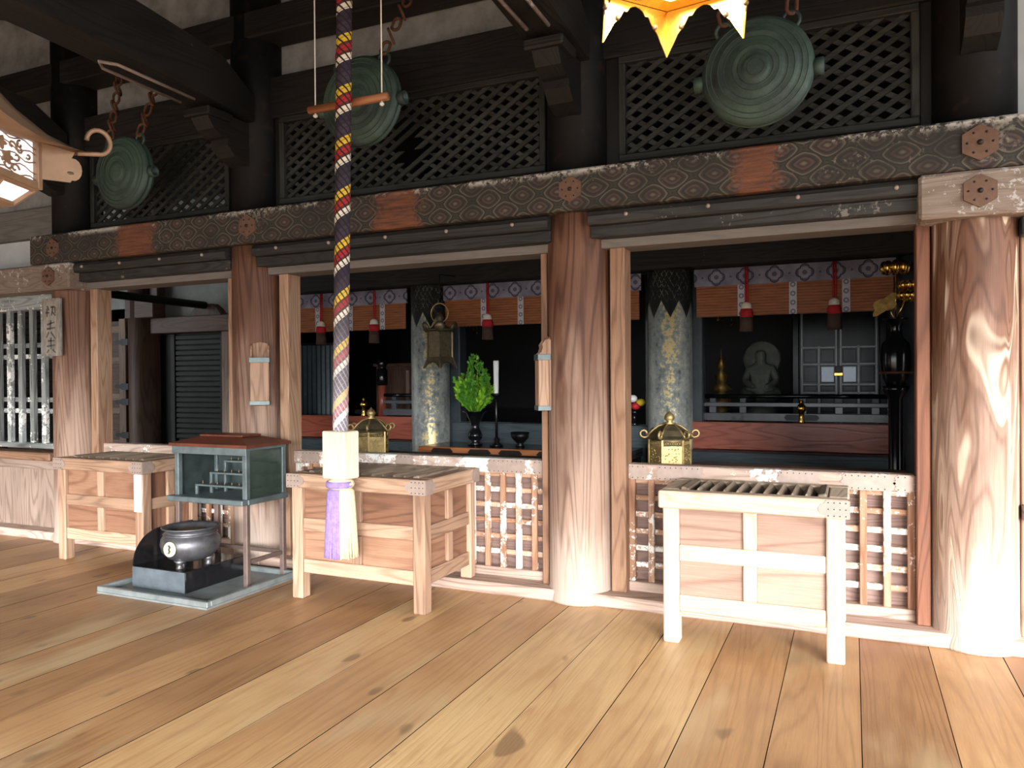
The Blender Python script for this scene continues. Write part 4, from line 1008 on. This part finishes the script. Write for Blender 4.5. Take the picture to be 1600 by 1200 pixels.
for nm, m, cnt, seed in (('sprigs', 'leaf_bright', 40, 1), ('inner_sprigs', 'leaf_deep', 30, 2)):
    mb = MB()
    for b in range(cnt):
        az = rng.uniform(0, 2*PI); sp = rng.uniform(.02, 1)**.7; hgt = rng.uniform(.30, .62)*(1-.35*sp)+(.10 if sp < .3 else 0)
        base = Vector((.03*math.cos(az), .03*math.sin(az), .33)); tip = Vector((.25*sp*math.cos(az), .20*sp*math.sin(az), .30+hgt))
        pts = [base.lerp(tip, f)+Vector((0, 0, .05*math.sin(PI*f)))+Vector((math.cos(az), math.sin(az), 0))*.05*math.sin(PI*f) for f in (0, .25, .5, .75, 1)]
        mb.tube(pts, [.005, .005, .004, .003, .002], 4)
        for q in range(48):
            f = rng.uniform(.15, 1.0); p = base.lerp(tip, f)+Vector((math.cos(az), math.sin(az), 0))*.05*math.sin(PI*f)+Vector((0, 0, .05*math.sin(PI*f)))
            d = (tip-base).normalized()*rng.uniform(.3, 1)+Vector((rng.uniform(-1, 1), rng.uniform(-1, 1), rng.uniform(-.3, .8)))*.7; d.normalize()
            L_ = rng.uniform(.03, .07)*(1.2-.5*f); sd = d.cross(Vector((rng.uniform(-1, 1), rng.uniform(-1, 1), rng.uniform(-1, 1)))).normalized()*L_*.30
            nn = d.cross(sd).normalized()*.003
            mb.add([p, p+d*L_*.5+sd, p+d*L_, p+d*L_*.5-sd, p+d*L_*.5+nn], [(0, 1, 4), (1, 2, 4), (2, 3, 4), (3, 0, 4), (0, 3, 2, 1)])
    o = obj(nm, mb, m, vs_); o['kind'] = 'stuff'
cs = thing('candle_stand', (-3.455, 2.56, TZ), 'tall slim black candle stand with a thick white candle', 'candle stand')
obj('stand', MB().lathe([(.07, 0), (.075, .012), (.03, .04), (.042, .07), (.016, .095), (.013, .49), (.02, .52), (.055, .535), (.06, .555), (.05, .56), (0, .56)], 20), 'black_lacquer', cs)
obj('candle', MB().lathe([(.027, .56), (.025, .565), (.030, .895), (.026, .908), (0, .902)], 20), 'candle_wax', cs)
bw = thing('offering_bowl', (-3.20, 2.60, TZ), 'small dark footed bowl on the altar table right of the candle', 'bowl')
obj('bowl', MB().lathe([(.045, 0), (.05, .01), (.03, .03), (.05, .05), (.09, .09), (.10, .15), (.094, .15), (.08, .09), (0, .06)], 24), 'iron_black', bw)

# small bronze lanterns on the ledge behind the wainscot
lg = piece('wainscot_ledge', None, PXS[1]+.36, PXS[2]-.22, .30, .85, .855, .88, 'innerbrown', .004); tag(lg, 'brown ledge behind the lattice beside the bell rope', 'ledge')
lg = piece('wainscot_ledge', None, PXS[2]+.34, PXS[3]-.30, .30, .85, .855, .88, 'innerbrown', .004); tag(lg, 'brown ledge behind the lattice at the altar bay', 'ledge')
def small_lantern(x, y, z, a0, lab):
    t = thing('bronze_lantern', (x, y, z), lab, 'lantern', 'small hexagonal bronze lanterns on the ledge')
    R = .142; H = .19
    obj('base', MB().lathe([(R*1.05, 0), (R*1.05, .012)], 6, smooth=False, a0=a0), 'bronze', t)
    obj('core', MB().lathe([(R*.86, .012), (R*.86, H)], 6, smooth=False, a0=a0), 'bronze_dark', t)
    for k in range(6):
        A = Vector(hexpt(R, k, 0, a0)); B = Vector(hexpt(R, k+1, 0, a0)); c = (A+B)/2; ang = math.atan2(B.y-A.y, B.x-A.x); wl = (B-A).length
        obj('corner_post', MB().box(-.008, .008, -.008, .008, .012, H, .002), 'bronze', t, (A.x, A.y, 0), (0, 0, ang))
        pn = obj('side_panel', MB().box(-wl/2+.008, wl/2-.008, -.004, .004, .016, H-.045), 'bronze', t, (c.x, c.y, 0), (0, 0, ang))
        mb = MB()
        for q in range(7):
            x0 = -wl/2+.016+q*(wl-.032)/7
            mb.tube([(x0, 0, H-.042), (x0+(wl-.032)/7, 0, H-.014)], .0024, 4).tube([(x0+(wl-.032)/7, 0, H-.042), (x0, 0, H-.014)], .0024, 4)
        for zz in (H-.044, H-.012): mb.tube([(-wl/2, 0, zz), (wl/2, 0, zz)], .004, 4)
        for q in range(24): mb.sphere((random.uniform(-wl/2+.02, wl/2-.02), -.005, random.uniform(.03, H-.06)), .005, 5, 3)
        obj('fretwork', mb, 'bronze', pn)['kind'] = 'stuff'
    roof = obj('roof', MB().lathe([(R*1.16, H), (R*1.2, H+.008), (R*.98, H+.025), (R*.80, H+.06), (R*.55, H+.085), (R*.2, H+.10), (0, H+.10)], 6, smooth=False, a0=a0), 'bronze_dark', t)
    for k in range(6):
        a = a0+k*PI/3; u = Vector((math.cos(a), math.sin(a), 0)); pts = [u*R*.9+Vector((0, 0, H+.02)), u*R*1.2+Vector((0, 0, H+.01))]
        for i in range(10):
            w = math.radians(-80+270*i/9); pts.append(u*(R*1.27+.024*math.cos(w))+Vector((0, 0, H+.036+.024*math.sin(w))))
        obj('corner_curl', MB().tube(pts, .0085, 6), 'bronze', roof)
        obj('roof_rib', MB().tube([u*R*1.15+Vector((0, 0, H+.015)), u*R*.80+Vector((0, 0, H+.064)), u*R*.55+Vector((0, 0, H+.09)), u*R*.2+Vector((0, 0, H+.105))], .006, 5), 'bronze', roof)
    obj('finial', MB().lathe([(.035, H+.10), (.05, H+.106), (.018, H+.118), (.034, H+.135), (.037, H+.152), (.026, H+.172), (.008, H+.186), (0, H+.20)], 18), 'bronze', t)
small_lantern(-1.17, .55, .88, math.radians(-90-8), 'small bronze lantern with onion finial before the silver leaf column')
small_lantern(-3.66, .55, .88, math.radians(-90+25), 'small bronze lantern with onion finial beside the wooden sleeve of the rope')

# hanging dark lantern before the gilded column
hl = thing('hanging_lantern', (-4.045, 2.4, 1.62), 'dark bronze hanging lantern with petal crown before the gilded column', 'lantern')
R = .15; a0 = math.radians(-60)
obj('cage', MB().lathe([(R*.95, .10), (R*.95, .385)], 6, smooth=False, a0=a0), 'bronze_dark', hl)
for k in range(6):
    A = Vector(hexpt(R, k, 0, a0)); B = Vector(hexpt(R, k+1, 0, a0)); c = (A+B)/2; ang = math.atan2(B.y-A.y, B.x-A.x); wl = (B-A).length
    obj('corner_post', MB().box(-.008, .008, -.008, .008, .09, .40), 'bronze_dark', hl, (A.x, A.y, 0), (0, 0, ang))
    obj('skirt_petal', MB().prism([(-wl/2, .13), (wl/2, .13), (wl/2*1.25, .0), (wl/2*.6, .06), (0, .075), (-wl/2*.6, .06), (-wl/2*1.25, .0)], 'Y', -.004, .0), 'bronze_dark', hl, (c.x*1.38, c.y*1.38, -.01), (-.38, 0, ang))
    a = a0+k*PI/3; u = Vector((math.cos(a), math.sin(a), 0))
    obj('crown_petal', MB().sphere((0, 0, 0), .06, 10, 7, 1, .35, 1), 'bronze_dark', hl, u*(R*1.15)+Vector((0, 0, .43)), (.35, 0, a+PI/2))
obj('crown', MB().lathe([(R*1.15, .39), (R*1.2, .405), (.09, .43), (.05, .48), (.035, .50), (.05, .53), (.03, .57), (0, .60)], 18), 'bronze_dark', hl)
obj('ring', MB().tube([(.105*math.cos(2*PI*k/28), 0, .585+.105*math.sin(2*PI*k/28)) for k in range(28)], .008, 7, closed=True), 'bronze', hl)
obj('hanging_wire', MB().tube([(0, 0, .69), (0, 0, 1.0), (0, .345, 1.02)], .006, 6), 'iron_black', hl)

# black urn with gilt lotus flowers at the right end of the railing
ur = thing('lotus_urn', (.34, 2.55, .25), 'tall black urn on a stand holding gilt lotus flowers and leaf', 'urn')
obj('stand', MB().lathe([(.10, 0), (.10, .03), (.06, .08), (.06, 1.05), (.10, 1.12), (.11, 1.16)], 20), 'black_lacquer', ur)
obj('urn', MB().lathe([(.07, 1.16), (.10, 1.22), (.122, 1.32), (.125, 1.42), (.11, 1.52), (.06, 1.58), (.05, 1.66), (.075, 1.72), (.105, 1.735), (.10, 1.742), (.04, 1.70), (0, 1.69)], 28), 'black_lacquer', ur)
obj('urn_band', MB().lathe([(.128, 1.265), (.132, 1.275), (.128, 1.285)], 28), 'copper_roof', ur, (0, 0, .0))
def lotus(loc, s):
    f = obj('lotus_flower', MB().lathe([(.0, -.035*s), (.05*s, -.03*s), (.085*s, 0), (.075*s, .03*s), (.05*s, .045*s), (0, .04*s)], 18), 'gold', ur, loc)
    for k in range(8):
        a = 2*PI*k/8; obj('petal', MB().sphere((.078*s*math.cos(a), .078*s*math.sin(a), .005*s), .040*s, 8, 6, .9, .9, 1.35), 'gold', f)
lotus((.0, 0, 2.17), 1.1); lotus((.10, .02, 2.02), .75); lotus((.085, -.03, 1.93), .7); lotus((.115, .03, 1.91), .6)
for a, b in (((0, 0, 1.70), (0, 0, 2.16)), ((.01, 0, 1.72), (.10, .02, 2.0)), ((.0, 0, 1.72), (.08, -.03, 1.91)), ((0, 0, 1.70), (-.06, 0, 1.86))): obj('stem', MB().tube([a, b], .006, 6), 'gold', ur)
lf = []
for k in range(20):
    a = 2*PI*k/20; rr = .085*(1+.22*math.sin(4*a)); lf.append((rr*1.35*math.cos(a), rr*.72*math.sin(a)))
obj('gilt_leaf', MB().prism(lf, 'Y', -.006, .006), 'old_gilt', ur, (-.085, -.02, 1.86), (.15, math.radians(-38), 0))

# lacquer shrine doors
zs_ = thing('lacquer_shrine', (-.15, 5.05, 1.0), 'black lacquer double-door shrine cabinet with a gilt lock', 'shrine')
piece('carcass', zs_, -.50, .50, .06, .7, 0, 1.62, 'shrine_lacquer', .006)
for sx in (-1, 1): piece('side_post', zs_, sx*.475-.04, sx*.475+.04, -.03, .06, 0, 1.42, 'shrine_lacquer', .01)
piece('head_rail', zs_, -.56, .56, -.06, .08, 1.30, 1.38, 'shrine_lacquer', .012); piece('cornice', zs_, -.60, .60, -.09, .12, 1.40, 1.46, 'shrine_lacquer', .012)
for sx in (-1, 1):
    dr = obj('door', MB().box(-.205, .205, .0, .03, .02, 1.28, .004), 'shrine_lacquer', zs_, (sx*.215, 0, 0))
    for x in (-.19, 0, .19): piece('door_stile', dr, x-.015, x+.015, -.014, .0, .02, .86 if x == 0 else 1.28, 'rail_lacquer', .004)
    for z in (.04, .30, .40, .64, .84, 1.26): piece('door_rail', dr, -.19, .19, -.014, .0, z-.013, z+.013, 'rail_lacquer', .004)
    for zc, zh in ((.17, .10), (.35, .03), (.52, .09), (.74, .075)):
        for xc in (-.095, .095): obj('door_panel', MB().box(-.07, .07, -.010, .0, -zh, zh, .008), 'panel_glint' if zc == .52 and xc*sx < 0 else 'shrine_lacquer', dr, (xc, 0, zc))  # inner panels by the lock carry a painted reflection
lk = obj('lock', MB().box(-.05, .05, -.045, -.015, .50, .54, .006), 'gold', zs_)
obj('lock_plate', MB().box(-.035, .035, -.03, -.012, .54, .62, .004), 'iron_black', zs_)

# seated stone coloured statue with a halo, and a small gilt stupa
stt = thing('seated_statue', (-.94, 4.2, 1.0), 'dim grey seated statue with a round halo behind the railing', 'statue')
obj('pedestal', MB().lathe([(.22, 0), (.24, .03), (.17, .08), (.20, .16), (.24, .20), (.2, .22)], 24), 'statue_grey', stt)
me = bpy.data.meshes.new('figure')
V = [(0, 0, .30), (0, 0, .42), (0, .01, .55), (0, 0, .64), (0, -.01, .74), (0, -.01, .80), (-.13, 0, .58), (-.17, -.04, .45), (-.06, -.15, .38), (.13, 0, .58), (.17, -.04, .45), (.06, -.15, .38), (-.20, -.08, .30), (-.04, -.19, .28), (.20, -.08, .30), (.04, -.19, .28)]
Eg = [(0, 1), (1, 2), (2, 3), (3, 4), (4, 5), (2, 6), (6, 7), (7, 8), (2, 9), (9, 10), (10, 11), (0, 12), (12, 13), (0, 14), (14, 15)]
me.from_pydata(V, Eg, []); me.materials.append(MATS['statue_grey']); fg = put('figure', me, stt)
sk = fg.modifiers.new('skin', 'SKIN'); rad = [.11, .095, .10, .045, .075, .05, .055, .042, .03, .055, .042, .03, .07, .05, .07, .05]
for v, r in zip(me.skin_vertices[0].data if me.skin_vertices else [], rad): v.radius = (r, r)
if not me.skin_vertices:
    import bmesh as _b
    bm = _b.new(); bm.from_mesh(me); ly = bm.verts.layers.skin.verify()
    for v, r in zip(bm.verts, rad): v[ly].radius = (r, r); v[ly].use_root = (v.index == 0)
    bm.to_mesh(me); bm.free()
fg.modifiers.new('smooth', 'SUBSURF').levels = 1; fg.modifiers['smooth'].render_levels = 2
obj('halo', MB().lathe([(.20, 0), (.21, .015), (.19, .03), (0, .03)], 28, axis='Y'), 'statue_grey', stt, (0, .12, .70))
gs = thing('gilt_stupa', (-1.36, 4.1, 1.0), 'small dim gilt reliquary tower left of the seated statue', 'reliquary')
obj('tower', MB().lathe([(.12, 0), (.13, .04), (.07, .10), (.10, .16), (.11, .26), (.05, .33), (.12, .36), (.05, .42), (.07, .50), (.03, .58), (.06, .60), (.02, .70), (0, .82)], 12), 'old_gilt', gs)
obj('base_block', MB().box(-.14, .14, -.14, .14, 0, .05, .01), 'old_gilt', gs)
for x, y, lab in ((-1.13, 3.6, 'gilt bead canopy pendant under the blind over the seated statue'), (-4.29, 3.6, 'gilt bead canopy pendant beside the dark hanging lantern')):
    t = thing('gilt_pendant', (x, y, 1.98), lab, 'ornament', 'gilt canopy pendants')
    obj('canopy_bar', MB().box(-.19, .19, -.19, .19, .30, .33, .004), 'old_gilt', t)
    mb = MB(); rng = random.Random(5)
    for i in range(8):
        for j in range(5):
            if rng.random() < .22*j: continue
            px, pz = -.16+i*.046, .27-j*.05
            mb.add([(px, -.15, pz+.02), (px+.015, -.15, pz), (px, -.15, pz-.02), (px-.015, -.15, pz), (px, -.158, pz), (px, -.142, pz)], [(0, 1, 4), (1, 2, 4), (2, 3, 4), (3, 0, 4), (1, 0, 5), (2, 1, 5), (3, 2, 5), (0, 3, 5)])
        mb.tube([(-.16+i*.046, -.15, .30), (-.16+i*.046, -.15, .06)], .0016, 4)
    o = obj('bead_strings', mb, 'gold', t); o['kind'] = 'stuff'
    obj('hanger', MB().tube([(0, 0, .33), (0, 0, 2.0)], .006, 6), 'iron_black', t)
fl_ = thing('silk_flowers', (-2.13, 3.21, .992), 'red, yellow and white flowers on a black stand beside the middle column', 'flowers')
obj('stand', MB().lathe([(.08, 0), (.03, .03), (.02, .12), (.05, .15), (0, .15)], 14), 'black_lacquer', fl_)
for c, m in (((0.02, -.02, .20), 'red_petal'), ((.07, 0, .24), 'yellow_petal'), ((-.02, .02, .28), 'pale_paper')): obj('blossom', MB().sphere(c, .05, 12, 8, 1, 1, .8), m, fl_)

# far left inner bay -----------------------------------------------------------
wl = tag(put('wall_inner', None), 'inner plaster wall with a brown rail above black shutters', kind='structure')
piece('plaster_field', wl, -12.6, -6.8, 3.05, 3.12, 2.37, 4.0, 'plaster_inner', 0)
piece('wall_rail', wl, -8.95, -6.7, 2.90, 3.06, 2.155, 2.375, 'innerbrown', .008)
piece('head_post', wl, -9.3, -8.75, 2.78, 2.98, 2.37, 2.66, 'innerbrown', .01)
piece('hanging_post', wl, -9.05, -8.8, 2.90, 3.04, 2.37, 4.0, 'innerbrown', .01)
sh = tag(put('door_1', None), 'black louvred shutters below the inner plaster wall', kind='structure')
piece('shutter_board', sh, -8.95, -6.7, 3.06, 3.10, .25, 2.155, 'black_paint', .002)
for k in range(20): piece('shutter_slat', sh, -8.62, -7.78, 3.035, 3.055, .70+k*.072, .70+k*.072+.062, 'black_paint', .006)
for x in (-8.66, -7.75): piece('shutter_stile', sh, x-.04, x+.04, 3.02, 3.06, .25, 2.15, 'black_paint', .006)
piece('door_post', sh, -7.70, -7.55, 2.96, 3.06, .25, 2.155, 'greywall', .006)
dd = tag(put('door_2', None), 'brown panelled door with black iron hinges at the far left', kind='structure')
piece('door_leaf', dd, -12.3, -9.62, 3.05, 3.10, .25, 2.55, 'innerbrown', .006)
piece('edge_stile', dd, -9.70, -9.56, 3.0, 3.05, .25, 2.4, 'greywall', .006)
for z in (.55, 1.02, 1.22, 1.75, 2.2): piece('door_rail', dd, -10.6, -9.70, 3.02, 3.05, z, z+.10, 'greywall', .006)
for z in (.72, 1.20, 1.42, 2.06):
    obj('hinge', MB().prism([(-.16, 0), (-.12, .03), (-.05, .025), (0, .045), (.12, .045), (.12, -.045), (0, -.045), (-.05, -.025), (-.12, -.03)], 'Y', -.012, 0), 'iron_black', dd, (-9.62, 3.0, z))
strut = tag(put('inner_strut', None), 'black round strut crossing the plaster of the leftmost bay', 'strut')
obj('strut', MB().tube([(-8.6, .45, 2.62), (-7.95, 2.94, 2.51)], .05, 12), 'black_paint', strut)
obj('end_cushion', MB().prism([(-.28, 0), (.28, 0), (.22, .08), (.12, .15), (-.12, .15), (-.22, .08)], 'Y', -.12, 0), 'innerbrown', strut, (-7.95, 3.045, 2.378))

# pale slatted screen in the rope bay
ssn = thing('slatted_screen', (-7.2, 4.25, 1.0), 'pale blue grey slatted screen behind the rope on the left', 'screen', rz=math.radians(14))
for k in range(12): piece('screen_slat', ssn, -.38+k*.072, -.38+k*.072+.05, -.012, .012, .0, 1.0, 'slat_blue', .004)
piece('screen_backing', ssn, -.40, .52, .014, .03, 0, 1.0, 'tealsill', .002)
piece('screen_head', ssn, -.40, .52, -.02, .03, 1.0, 1.04, 'tealsill', .004)
